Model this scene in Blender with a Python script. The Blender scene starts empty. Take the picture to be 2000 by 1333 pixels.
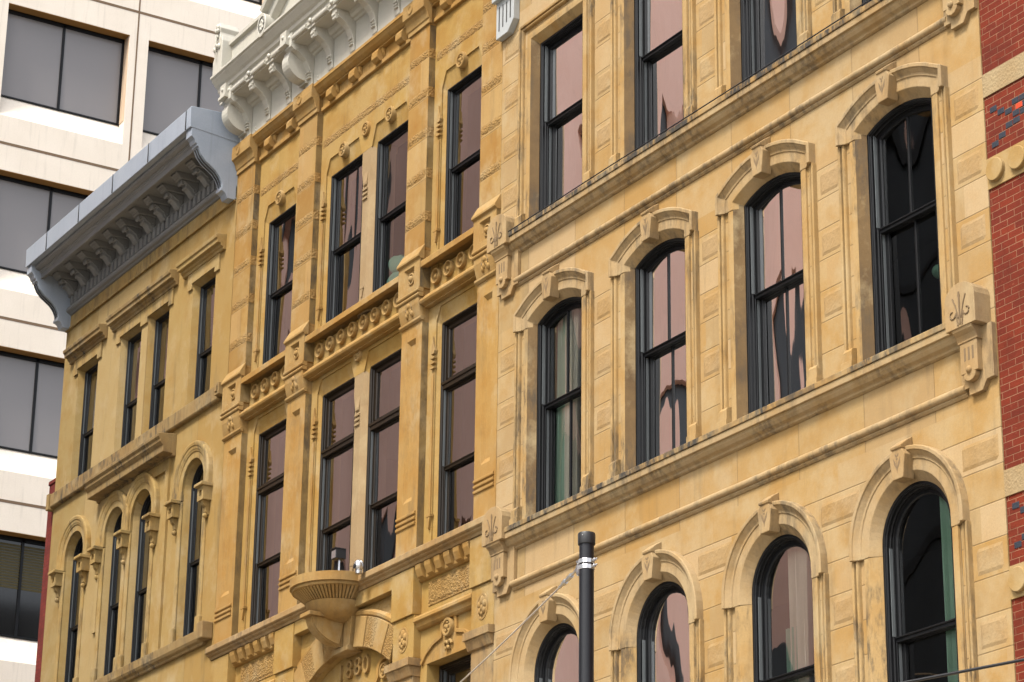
import bpy, bmesh, math, random
from mathutils import Vector, Matrix
from mathutils.geometry import tessellate_polygon
random.seed(7)
PI = math.pi
S = bpy.context.scene
COL = S.collection

# ------------------------------------------------------------------ camera, sky, sun, exposure
cd = bpy.data.cameras.new('camera'); cam = bpy.data.objects.new('camera', cd); COL.objects.link(cam)
RX = Vector((0.51737, 0.85567, 0.01258)); DN = Vector((-0.29622, 0.19286, -0.93545)); FW = Vector((-0.80286, 0.48025, 0.35324))
m = Matrix((( RX.x, -DN.x, -FW.x, 0), (RX.y, -DN.y, -FW.y, -17.0), (RX.z, -DN.z, -FW.z, 1.7), (0, 0, 0, 1)))
cam.matrix_world = m
cd.sensor_width = 36; cd.lens = 93.708; cd.clip_start = 0.1; cd.clip_end = 2000
S.camera = cam
SUN_EL, SUN_AZ = math.radians(56), math.atan2(-0.90, 0.24)       # towards the veiled sun: high in front of the row
sd = Vector((math.cos(SUN_EL)*math.cos(SUN_AZ), math.cos(SUN_EL)*math.sin(SUN_AZ), math.sin(SUN_EL)))
W = bpy.data.worlds.new('World'); S.world = W; W.use_nodes = True
wn = W.node_tree; bg = wn.nodes['Background']
sky = wn.nodes.new('ShaderNodeTexSky'); sky.sky_type = 'NISHITA'; sky.sun_disc = False
sky.sun_elevation = SUN_EL; sky.sun_rotation = PI/2 - SUN_AZ
sky.air_density = 1.0; sky.dust_density = 3.0; sky.ozone_density = 0.6
hs_ = wn.nodes.new('ShaderNodeHueSaturation'); hs_.inputs['Saturation'].default_value = .28; wn.links.new(sky.outputs[0], hs_.inputs['Color'])
wn.links.new(hs_.outputs[0], bg.inputs[0]); bg.inputs[1].default_value = 0.112
sl = bpy.data.lights.new('sun', 'SUN'); sl.energy = 1.5; sl.angle = math.radians(11); sl.color = (1.0, 0.94, 0.84)
so = bpy.data.objects.new('sun', sl); COL.objects.link(so)
so.rotation_euler = (-sd).to_track_quat('-Z', 'Y').to_euler(); so.location = (0, 0, 80)
S.view_settings.view_transform = 'Standard'; S.view_settings.look = 'None'; S.view_settings.gamma = 1
S.view_settings.exposure = 2.04
S.cycles.max_bounces = 8; S.cycles.diffuse_bounces = 4; S.cycles.glossy_bounces = 4; S.cycles.transparent_max_bounces = 8
S.cycles.caustics_reflective = False; S.cycles.caustics_refractive = False; S.cycles.use_denoising = True

# ------------------------------------------------------------------ materials
class NT:
    def __init__(s, name):
        s.m = bpy.data.materials.new(name); s.m.use_nodes = True; s.t = s.m.node_tree; s.n = s.t.nodes; s.p = s.n['Principled BSDF']
        s.pos = s.n.new('ShaderNodeNewGeometry').outputs['Position']
    def link(s, a, b): s.t.links.new(a, b)
    def put(s, sock, v):
        if hasattr(v, 'node') or isinstance(v, bpy.types.NodeSocket): s.link(v, sock)
        else: sock.default_value = v
    def mp(s, sx, sy, sz, ox=0, oy=0, oz=0):
        n = s.n.new('ShaderNodeMapping'); s.link(s.pos, n.inputs[0]); n.inputs['Scale'].default_value = (sx, sy, sz); n.inputs['Location'].default_value = (ox, oy, oz); return n.outputs[0]
    def noise(s, scale, det=4, rough=.55, vec=None):
        n = s.n.new('ShaderNodeTexNoise'); s.link(vec if vec else s.pos, n.inputs['Vector']); n.inputs['Scale'].default_value = scale; n.inputs['Detail'].default_value = det; n.inputs['Roughness'].default_value = rough; return n.outputs[0]
    def vor(s, scale, vec=None):
        n = s.n.new('ShaderNodeTexVoronoi'); s.link(vec if vec else s.pos, n.inputs['Vector']); n.inputs['Scale'].default_value = scale; return n.outputs['Distance']
    def ramp(s, v, a, b, x=0., y=1.):
        n = s.n.new('ShaderNodeMapRange'); n.clamp = True; s.put(n.inputs[0], v)
        for i, q in enumerate((a, b, x, y)): n.inputs[i+1].default_value = q
        return n.outputs[0]
    def math(s, op, a, b=0., c=0.):
        n = s.n.new('ShaderNodeMath'); n.operation = op; s.put(n.inputs[0], a); s.put(n.inputs[1], b); s.put(n.inputs[2], c); return n.outputs[0]
    def mix(s, f, a, b, mode='MIX'):
        n = s.n.new('ShaderNodeMix'); n.data_type = 'RGBA'; n.blend_type = mode; s.put(n.inputs[0], f)
        for k, v in ((6, a), (7, b)): s.put(n.inputs[k], (*v, 1) if isinstance(v, tuple) and len(v) == 3 else v)
        return n.outputs[2]
    def xyz(s):
        n = s.n.new('ShaderNodeSeparateXYZ'); s.link(s.pos, n.inputs[0]); return n.outputs
    def bump(s, h, st=.3, dist=.01, nrm=None):
        n = s.n.new('ShaderNodeBump'); n.inputs['Strength'].default_value = st; n.inputs['Distance'].default_value = dist; s.link(h, n.inputs['Height'])
        if nrm: s.link(nrm, n.inputs['Normal'])
        return n.outputs[0]

def stone(name, c1, c2, c3, streak=.45, pit=.35, rough_face=False, hj=None, vj=None, soot=0., fine=1.):
    """weathered sandstone; hj=(z0, period) bed joints, vj=(x0, period) upright joints"""
    c1, c2, c3 = (tuple(q*.54*g for q, g in zip(c, (1.03, .925, .70) if c1[2] < .16 else (1.02, .93, .765))) for c in (c1, c2, c3))
    t = NT(name); x, y, z = t.xyz()
    big = t.noise(.5, 5, .6); mid = t.noise(2.2, 6, .62); fin = t.noise(38, 5, .7)
    c = t.mix(t.ramp(big, .38, .62), c1, c2)
    c = t.mix(t.ramp(mid, .44, .70, 0, 1.), c, c3)
    if hj or vj:
        row = t.math('FLOOR', t.math('DIVIDE', t.math('SUBTRACT', z, hj[0]), hj[1])) if hj else 3.
        bx_ = t.math('DIVIDE', t.math('SUBTRACT', x, vj[0]), vj[1]) if vj else t.math('ADD', t.math('MULTIPLY', x, .86), t.math('MULTIPLY', row, 7.31))
        cell = t.math('FLOOR', bx_)
        wnz = t.n.new('ShaderNodeTexWhiteNoise'); wnz.noise_dimensions = '2D'
        cb = t.n.new('ShaderNodeCombineXYZ'); t.put(cb.inputs[0], row); t.link(cell, cb.inputs[1]); t.link(cb.outputs[0], wnz.inputs['Vector'])
        wv = wnz.outputs['Value']; wc_ = t.n.new('ShaderNodeSeparateColor'); t.link(wnz.outputs['Color'], wc_.inputs[0])
        c = t.mix(t.ramp(wv, .35, 1, 0, .75), c, c3); c = t.mix(t.ramp(wc_.outputs[1], .5, 1, 0, .6), c, (c2[0]*1.12, c2[1]*1.15, c2[2]*1.3))
        c = t.mix(t.ramp(wc_.outputs[2], .55, 1, 0, .35), c, tuple(q*.6 for q in c1))
    c = t.mix(t.ramp(fin, .3, .7, .0, .32*fine), c, tuple(q*.55 for q in c2))
    # rain streaks: long upright noise broken by a patch mask
    st = t.noise(1, 7, .7, t.mp(4.5, 4.5, .38)); pm = t.noise(.8, 4, .6, t.mp(1, 1, 1, 5, 3, 9))
    sm = t.math('MULTIPLY', t.ramp(st, .52, .74), t.ramp(pm, .42, .62))
    c = t.mix(t.math('MULTIPLY', sm, min(1., streak*1.5)), c, (.055, .042, .026))
    if soot:
        so_ = t.noise(1, 8, .75, t.mp(8, 8, 2.2, 2, 8, 1)); sp = t.noise(1.1, 4, .6, t.mp(1, 1, .55, 15, 3, 4))
        k = t.math('MULTIPLY', t.ramp(so_, .46-.07*(soot > 1), .60-.07*(soot > 1)), t.ramp(sp, .44-.08*(soot > 1), .58-.08*(soot > 1)))
        c = t.mix(t.math('MULTIPLY', k, min(soot, 1.)), c, (.035, .03, .024))
    # lichen-grey bloom
    gb = t.noise(1.7, 6, .7, t.mp(1, 1, .8, 31, 2, 7)); c = t.mix(t.ramp(gb, .52, .72, 0, .6), c, (.29, .225, .125))
    pt = t.noise(75, 2, .5); pmk = t.noise(1.3, 3, .5, t.mp(1, 1, 1, 50, 0, 0))
    pv = t.math('MULTIPLY', t.ramp(pt, .64, .7), t.ramp(pmk, .4, .6)); c = t.mix(t.math('MULTIPLY', pv, pit), c, (.06, .045, .03))
    h = t.math('ADD', t.math('MULTIPLY', fin, .5), t.math('MULTIPLY', mid, 1.2)); h = t.math('SUBTRACT', h, t.math('MULTIPLY', pv, .6))
    jm = None
    for ax, j in ((z, hj), (x, vj)):
        if j:
            fr = t.math('FRACT', t.math('DIVIDE', t.math('SUBTRACT', ax, j[0]), j[1])); d = t.math('ABSOLUTE', t.math('SUBTRACT', fr, .5))
            w = .006/j[1]; k = t.ramp(d, .5-w*1.6, .5-w*.4); jm = k if jm is None else t.math('MAXIMUM', jm, k)
    if jm is not None:
        c = t.mix(t.math('MULTIPLY', jm, .55), c, (.10, .06, .025)); h = t.math('SUBTRACT', h, t.math('MULTIPLY', jm, 2.5))
    nb = t.bump(h, .35*fine, .012)
    if rough_face:
        rf = t.noise(24, 5, .75); vf = t.vor(34); hh = t.math('ADD', rf, t.math('MULTIPLY', vf, .8)); nb = t.bump(hh, min(1., .4*rough_face), .014*rough_face, nb)
        c = t.mix(t.ramp(hh, .5, .95, .0, .35*rough_face), t.mix(.12, c, (.12, .08, .035)), c)
    t.link(c, t.p.inputs['Base Color']); t.link(nb, t.p.inputs['Normal']); t.p.inputs['Roughness'].default_value = .88
    t.p.inputs['Specular IOR Level'].default_value = .25
    return t.m

def paint(name, c, c2, rough=.5, chip=.0, bumpy=.15, sp=.4):
    t = NT(name); n = t.noise(1.3, 5, .6); f = t.noise(30, 4, .6)
    col = t.mix(t.ramp(n, .35, .68), c, c2); col = t.mix(t.ramp(f, .3, .75, 0, .18), col, tuple(q*.6 for q in c))
    st = t.noise(1, 4, .6, t.mp(10, 10, .6)); col = t.mix(t.ramp(st, .55, .8, 0, .35), col, tuple(q*.5 for q in c2))
    if chip: k = t.noise(14, 5, .7); col = t.mix(t.ramp(k, .66, .7, 0, chip), col, (.35, .33, .3))
    t.link(col, t.p.inputs['Base Color']); t.p.inputs['Roughness'].default_value = rough; t.p.inputs['Specular IOR Level'].default_value = sp
    t.link(t.bump(f, bumpy, .01), t.p.inputs['Normal']); return t.m

def glass(name, tint=(.92, .93, .90), ior=1.75, wave=.026, refl=.93):
    t = NT(name); n = t.n
    t.n.remove(t.p)
    out = n['Material Output']; tr = n.new('ShaderNodeBsdfTransparent'); tr.inputs[0].default_value = (*tint, 1)
    gl = n.new('ShaderNodeBsdfAnisotropic') if False else n.new('ShaderNodeBsdfGlossy'); gl.inputs['Roughness'].default_value = .012; gl.inputs['Color'].default_value = (1, 1, 1, 1)
    a = t.noise(.75, 0, .5, t.mp(1.6, 1, .8)); b = t.noise(2.6, 1, .5, t.mp(2.0, 1, .45, 4, 4, 4))
    h = t.math('ADD', a, t.math('MULTIPLY', b, .018)); nb = t.bump(h, 1., wave)
    t.link(nb, gl.inputs['Normal'])
    fr = n.new('ShaderNodeFresnel'); fr.inputs['IOR'].default_value = ior; fx = t.ramp(fr.outputs[0], 0, 1, refl, 1)
    mx = n.new('ShaderNodeMixShader'); t.link(fx, mx.inputs[0]); t.link(tr.outputs[0], mx.inputs[1]); t.link(gl.outputs[0], mx.inputs[2])
    t.link(mx.outputs[0], out.inputs[0]); return t.m

def brick(name, c1, c2, mortar, bw=.215, bh=.075, off=0.):
    t = NT(name); x, y, z = t.xyz(); cb = t.n.new('ShaderNodeCombineXYZ'); t.link(x, cb.inputs[0]); t.link(t.math('ADD', z, off), cb.inputs[1])
    b = t.n.new('ShaderNodeTexBrick'); t.link(cb.outputs[0], b.inputs['Vector']); b.inputs['Scale'].default_value = 1
    b.inputs['Brick Width'].default_value = bw; b.inputs['Row Height'].default_value = bh; b.inputs['Mortar Size'].default_value = .0045; b.inputs['Mortar Smooth'].default_value = .3; b.inputs['Bias'].default_value = 0
    for i, c in enumerate((c1, c2, mortar)): b.inputs[i+1].default_value = (*c, 1)
    n = t.noise(2.0, 5, .65); f = t.noise(45, 4, .7); g = t.noise(11, 4, .7)
    c = t.mix(t.ramp(n, .42, .72, 0, .7), b.outputs['Color'], tuple(q*.45 for q in c1)); c = t.mix(t.ramp(f, .35, .75, 0, .3), c, tuple(q*.5 for q in c2))
    c = t.mix(t.ramp(g, .63, .7, 0, .35), c, (.20, .07, .035))
    t.link(c, t.p.inputs['Base Color']); t.p.inputs['Roughness'].default_value = .85; t.p.inputs['Specular IOR Level'].default_value = .2
    h = t.math('ADD', t.math('MULTIPLY', b.outputs['Fac'], -1.), t.math('MULTIPLY', f, .35)); t.link(t.bump(h, .8, .006), t.p.inputs['Normal']); return t.m

R1c, R2c, R3c = (.52, .375, .185), (.53, .41, .25), (.46, .275, .08)
M1c, M2c, M3c = (.48, .325, .105), (.48, .345, .155), (.41, .235, .05)
L1c, L2c, L3c = (.46, .345, .15), (.48, .385, .215), (.41, .26, .08)
ST = {
 'r_wall': stone('pale sandstone ashlar', R1c, R2c, R3c, .3, .3, vj=(-28.02, 1.155)),
 'r_low': stone('sandstone coursed ashlar low', R1c, R2c, R3c, .35, .3, hj=(9.56-3*.37, .37)),
 'r_mid': stone('sandstone coursed ashlar mid', R1c, R2c, R3c, .35, .3, hj=(14.14-6*.367, .367)),
 'r_top': stone('sandstone coursed ashlar top', R1c, R2c, R3c, .3, .3, hj=(16.90-3*.377, .377)),
 'r_rough': stone('rock faced sandstone', (.49, .345, .175), (.49, .36, .21), (.44, .275, .10), .3, .3, .65),
 'r_trim': stone('sandstone trim', (.52, .395, .235), (.50, .39, .25), (.46, .31, .14), .4, .25, soot=.6),
 'r_jamb': stone('streaked jamb sandstone', (.53, .38, .19), (.52, .38, .2), (.47, .29, .1), .75, .25, soot=.75),
 'm_dark': stone('dark ochre stone', (.27, .19, .085), (.34, .25, .12), (.17, .115, .05), .8, .3, soot=.7),  # darker ochre for pilaster and capital side faces
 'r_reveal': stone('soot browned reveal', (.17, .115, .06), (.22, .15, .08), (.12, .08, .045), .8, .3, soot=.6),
 'r_carved': stone('pale carved sandstone', (.50, .37, .21), (.47, .35, .21), (.45, .30, .14), .5, .3, soot=.5),
 'r_sill': stone('sooty sill sandstone', (.50, .36, .18), (.48, .36, .2), (.43, .27, .1), .6, .3, soot=1.6, vj=(-27.6, 2.31)),
 'm_wall': stone('ochre sandstone', M1c, M2c, M3c, .3, .5),
 'm_up': stone('deep ochre sandstone', (.46, .29, .09), (.50, .355, .17), (.37, .185, .03), .45, .4, hj=(16.85-6*.655, .655)),
 'm_rough': stone('rock faced ochre sandstone', (.44, .28, .10), (.43, .29, .13), (.37, .21, .06), .4, .4, 2.),
 'm_trim': stone('ochre sandstone trim', (.49, .315, .11), (.47, .31, .13), (.44, .245, .06), .35, .25, soot=.25),
 'm_carved': stone('carved ochre sandstone', (.49, .335, .145), (.46, .32, .15), (.43, .26, .09), .35, .25, soot=.15),
 'm_sill': stone('weathered ochre sill', (.46, .33, .17), (.44, .32, .18), (.38, .23, .09), .55, .3, soot=.6, vj=(-36.6, 1.45)),
 'm_mull': stone('painted stone mullion', (.42, .32, .20), (.42, .32, .21), (.40, .29, .17), .12, .1),
 'l_wall': stone('smooth buff sandstone', L1c, L2c, L3c, .45, .45, vj=(-43.3, 2.4)),
 'l_trim': stone('buff sandstone trim', (.47, .35, .155), (.47, .365, .2), (.42, .27, .09), .6, .3, soot=.6),
 'l_sooty': stone('soot stained buff sandstone', (.40, .29, .14), (.37, .28, .165), (.31, .2, .09), .8, .4, soot=1.),
}
WHITE = paint('off white painted metal', (.38, .36, .305), (.34, .33, .29), .45)
GREYP = paint('blue grey painted metal', (.155, .155, .15), (.125, .128, .13), .5, .15)
LEAD = paint('blue grey sheet metal', (.225, .255, .30), (.195, .225, .27), .38, .05, .25, .5)
GREYL = paint('light grey painted metal', (.30, .315, .315), (.27, .285, .29), .45)
FRAME = paint('black window paint', (.0055, .006, .007), (.0045, .0045, .005), .42, 0, .05, .2)
FRAMEB = paint('dark brown window paint', (.014, .009, .005), (.010, .007, .004), .42, 0, .05, .22)
GLASS = glass('old window glass'); GLASSM = glass('tinted window glass', (.62, .50, .46), 1.45, .034, .27); GLASSL = glass('dim window glass', (.6, .5, .46), 1.45, .034, .16); GLASSH = glass('half clear window glass', (.97, .98, .96), 1.5, .026, .3); GLASSC = glass('clear window glass', (.97, .98, .96), 1.5, .026, .13)
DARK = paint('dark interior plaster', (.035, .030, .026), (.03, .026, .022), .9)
BRICKR = brick('red brick', (.135, .0165, .004), (.095, .011, .0035), (.22, .11, .06))
BRICKL = brick('painted red brick', (.14, .02, .015), (.11, .017, .013), (.07, .013, .011), off=.03)
BLUEB = paint('blue glazed brick', (.030, .034, .043), (.022, .026, .034), .35, 0, .1, .3)
REDB = paint('bright red glazed brick', (.42, .045, .015), (.36, .04, .015), .4)
TSTONE = stone('tan sandstone band', (.45, .31, .13), (.47, .36, .2), (.42, .27, .1), .3, .3)
TROUGH = stone('tan hammered stone band', (.46, .37, .24), (.45, .36, .23), (.42, .3, .16), .3, .4, True)
CONC = paint('white precast concrete', (.72, .64, .545), (.68, .60, .505), .75, 0, .2, .2)
CONCJ = paint('concrete joint', (.16, .10, .06), (.15, .1, .06), .9)
def plain(name, c, r, sp):
    t = NT(name); n = t.noise(.25, 2, .5); t.link(t.mix(t.ramp(n, .3, .7, 0, .3), c, tuple(q*.85 for q in c)), t.p.inputs['Base Color']); t.p.inputs['Roughness'].default_value = r; t.p.inputs['Specular IOR Level'].default_value = sp; return t.m
BLINDG = plain('grey tinted tower glass', (.19, .175, .172), .2, .5); DARKP = plain('dark tower glass', (.012, .012, .012), .1, .5); BLINDK = plain('olive window blind', (.07, .055, .02), .6, .2); SOFF = plain('painted soffit bounce', (.36, .19, .06), .8, .2); REVL = plain('painted reveal bounce', (.5, .37, .26), .8, .2)  # last two: warm bounced light and shade put into the colour
PINK = paint('pink stucco', (.95, .58, .45), (.92, .54, .41), .85)
PINKS = paint('pink seam', (.62, .34, .26), (.58, .31, .24), .9); DKBLD = paint('dark curtain wall', (.02, .02, .02), (.03, .027, .024), .5)
CURT = paint('cream curtain cloth', (.82, .78, .66), (.76, .72, .6), .9); CURTG = paint('green curtain cloth', (.42, .62, .48), (.36, .55, .42), .9)
POLE = paint('black pole paint', (.007, .0075, .010), (.005, .0055, .008), .45, 0, .1, .3)
STEEL = paint('galvanised steel', (.52, .52, .53), (.44, .44, .45), .3, 0, .1); STEEL.node_tree.nodes['Principled BSDF'].inputs['Metallic'].default_value = .9
WIRE = paint('steel wire rope', (.42, .37, .31), (.36, .31, .27), .5); SASHHI = paint('painted sash highlight', (.10, .11, .115), (.08, .088, .092), .45); RUB = paint('black rubber', (.012, .012, .014), (.01, .01, .01), .5)
GREENC = paint('mint green cloth', (.26, .52, .36), (.22, .46, .32), .85)
ASPH = paint('asphalt', (.05, .05, .05), (.06, .058, .055), .9); PAVE = paint('concrete pavement', (.52, .46, .38), (.47, .42, .34), .85)

# ------------------------------------------------------------------ mesh tools
class MB:
    def __init__(s): s.v = []; s.f = []
    def add(s, v, f):
        b = len(s.v); s.v += [tuple(q) for q in v]; s.f += [tuple(b+i for i in q) for q in f]; return s
    def box(s, x0, x1, y0, y1, z0, z1):
        v = [(x, y, z) for x in (x0, x1) for y in (y0, y1) for z in (z0, z1)]
        return s.add(v, [(0, 1, 3, 2), (4, 6, 7, 5), (0, 4, 5, 1), (2, 3, 7, 6), (0, 2, 6, 4), (1, 5, 7, 3)])
    def px(s, prof, x0, x1):            # (y, z) outline pushed along x
        n = len(prof); v = [(x0, y, z) for y, z in prof] + [(x1, y, z) for y, z in prof]
        return s.add(v, [tuple(range(n))[::-1], tuple(range(n, 2*n))] + [(i, (i+1) % n, n+(i+1) % n, n+i) for i in range(n)])
    def py(s, out, y0, y1):             # (x, z) outline pushed along y
        n = len(out); v = [(x, y0, z) for x, z in out] + [(x, y1, z) for x, z in out]
        return s.add(v, [tuple(range(n)), tuple(range(n, 2*n))[::-1]] + [(i, n+i, n+(i+1) % n, (i+1) % n) for i in range(n)])
    def sweep(s, path, prof, closed=False):   # (x,z) path, closed profile of (outward offset, y)
        n = len(path); k = len(prof); v = []
        def nrm(a, b):
            d = (b[0]-a[0], b[1]-a[1]); l = math.hypot(*d) or 1; return (-d[1]/l, d[0]/l)
        for i in range(n):
            a = nrm(path[i-1], path[i]) if (i or closed) else None; b = nrm(path[i], path[(i+1) % n]) if (i < n-1 or closed) else None
            a = a or b; b = b or a; mx, mz = a[0]+b[0], a[1]+b[1]; l = math.hypot(mx, mz); mx /= l; mz /= l; sc = 1/max(.3, mx*a[0]+mz*a[1])
            v += [(path[i][0]+mx*o*sc, y, path[i][1]+mz*o*sc) for o, y in prof]
        f = []
        for i in range(n if closed else n-1):
            j = (i+1) % n
            f += [(i*k+q, i*k+(q+1) % k, j*k+(q+1) % k, j*k+q) for q in range(k)]
        if not closed: f += [tuple(range(k))[::-1], tuple(range((n-1)*k, n*k))]
        return s.add(v, f)
    def lathe_y(s, cx, cz, prof, n=20, sx=1., sz=1.):   # (r, y) about the y axis
        v = []; f = []; k = len(prof)
        for r, y in prof: v += [(cx+sx*r*math.cos(2*PI*i/n), y, cz+sz*r*math.sin(2*PI*i/n)) for i in range(n)]
        for j in range(k-1): f += [(j*n+i, j*n+(i+1) % n, (j+1)*n+(i+1) % n, (j+1)*n+i) for i in range(n)]
        f += [tuple(range(n))[::-1], tuple(range((k-1)*n, k*n))]
        return s.add(v, f)
    def lathe_z(s, cx, cy, prof, n=24):
        v = []; f = []; k = len(prof)
        for r, z in prof: v += [(cx+r*math.cos(2*PI*i/n), cy+r*math.sin(2*PI*i/n), z) for i in range(n)]
        for j in range(k-1): f += [(j*n+i, j*n+(i+1) % n, (j+1)*n+(i+1) % n, (j+1)*n+i) for i in range(n)]
        f += [tuple(range(n))[::-1], tuple(range((k-1)*n, k*n))]
        return s.add(v, f)
    def tube(s, pts, r, n=8, r1=None):
        pts = [Vector(p) for p in pts]; v = []; f = []; N = len(pts)
        for i, p in enumerate(pts):
            d = (pts[min(i+1, N-1)]-pts[max(i-1, 0)]).normalized(); a = d.cross(Vector((0, 0, 1)))
            if a.length < .1: a = d.cross(Vector((1, 0, 0)))
            a.normalize(); b = d.cross(a); rr = r if r1 is None else r+(r1-r)*i/(N-1)
            v += [tuple(p+a*rr*math.cos(2*PI*q/n)+b*rr*math.sin(2*PI*q/n)) for q in range(n)]
        for i in range(N-1): f += [(i*n+q, i*n+(q+1) % n, (i+1)*n+(q+1) % n, (i+1)*n+q) for q in range(n)]
        f += [tuple(range(n))[::-1], tuple(range((N-1)*n, N*n))]
        return s.add(v, f)
    def ball(s, c, rx, ry, rz, n=12, k=8):
        v = []; f = []
        for j in range(k+1):
            t = PI*(j/k)*.998+.003
            v += [(c[0]+rx*math.sin(t)*math.cos(2*PI*i/n), c[1]+ry*math.sin(t)*math.sin(2*PI*i/n), c[2]+rz*math.cos(t)) for i in range(n)]
        for j in range(k): f += [(j*n+i, j*n+(i+1) % n, (j+1)*n+(i+1) % n, (j+1)*n+i) for i in range(n)]
        return s.add(v, f)
    def wall(s, out, holes, y):         # flat sheet at y with holes, (x,z) outlines
        loops = [[Vector((a, b, 0)) for a, b in out]] + [[Vector((a, b, 0)) for a, b in h] for h in holes]
        pts = [p for l in loops for p in l]; tri = tessellate_polygon(loops)
        return s.add([(p.x, y, p.y) for p in pts], tri)
    def loft(s, a, b, ya, yb, closed=True):   # band between two (x,z) outlines of equal length
        n = len(a); v = [(p[0], ya, p[1]) for p in a]+[(p[0], yb, p[1]) for p in b]
        return s.add(v, [(i, (i+1) % n, n+(i+1) % n, n+i) for i in range(n if closed else n-1)])
    def rough(s, x0, x1, z0, z1, y, amp=.003, d=.035):   # rock faced panel: a displaced grid with a drafted rim
        nx = max(3, int((x1-x0)/d)); nz = max(3, int((z1-z0)/d)); v = []; f = []
        for i in range(nx+1):
            for j in range(nz+1):
                e = i in (0, nx) or j in (0, nz)
                v.append((x0+(x1-x0)*i/nx, y+(.004 if e else -.004-random.random()*amp), z0+(z1-z0)*j/nz))
        for i in range(nx):
            for j in range(nz): f.append((i*(nz+1)+j, (i+1)*(nz+1)+j, (i+1)*(nz+1)+j+1, i*(nz+1)+j+1))
        return s.add(v, f)
    def build(s, name, mat, parent=None, smooth=False, bevel=0., seg=2, loc=(0, 0, 0), recalc=True):
        me = bpy.data.meshes.new(name); me.from_pydata(s.v, [], s.f); me.update()
        bm = bmesh.new(); bm.from_mesh(me)
        if recalc: bmesh.ops.recalc_face_normals(bm, faces=bm.faces)
        bm.to_mesh(me); bm.free()
        o = bpy.data.objects.new(name, me); COL.objects.link(o); me.materials.append(mat); o.location = loc
        if parent: o.parent = parent
        if smooth:
            me.shade_smooth(); me.set_sharp_from_angle(angle=math.radians(38))
        if bevel:
            b = o.modifiers.new('edge wear', 'BEVEL'); b.width = bevel; b.segments = seg; b.limit_method = 'ANGLE'; b.angle_limit = math.radians(40)
        return o

def thing(name, label, cat, loc=(0, 0, 0), group=None):
    o = bpy.data.objects.new(name, None); COL.objects.link(o); o.location = loc; o['label'] = label; o['category'] = cat
    if group: o['group'] = group
    return o
def tag(o, label, cat, group=None):
    o['label'] = label; o['category'] = cat
    if group: o['group'] = group
    return o
def struct(o): o['kind'] = 'structure'; return o
def arc(cx, cz, r, a0, a1, n): return [(cx+r*math.cos(a0+(a1-a0)*i/n), cz+r*math.sin(a0+(a1-a0)*i/n)) for i in range(n+1)]
def opening(cx, h, zb, zs, rise=0., n=14):   # left foot, up, over, right foot
    if rise <= 0: return [(cx-h, zb), (cx-h, zs), (cx+h, zs), (cx+h, zb)]
    r = (h*h+rise*rise)/(2*rise); cz = zs+rise-r; a = math.asin(min(1, h/r))
    if rise > h: a = PI-a
    if abs(rise-h) < 1e-3: a = PI/2
    top = arc(cx, cz, r, PI/2+a, PI/2-a, n)
    if abs(a-PI/2) < 1e-6: return [(cx-h, zb)]+top+[(cx+h, zb)]
    return [(cx-h, zb)]+top+[(cx+h, zb)]
def grow(path, o):
    q = MB(); q.sweep(path, [(o, 0), (o, 0)]); return [(v[0], v[2]) for v in q.v[::2]]

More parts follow.
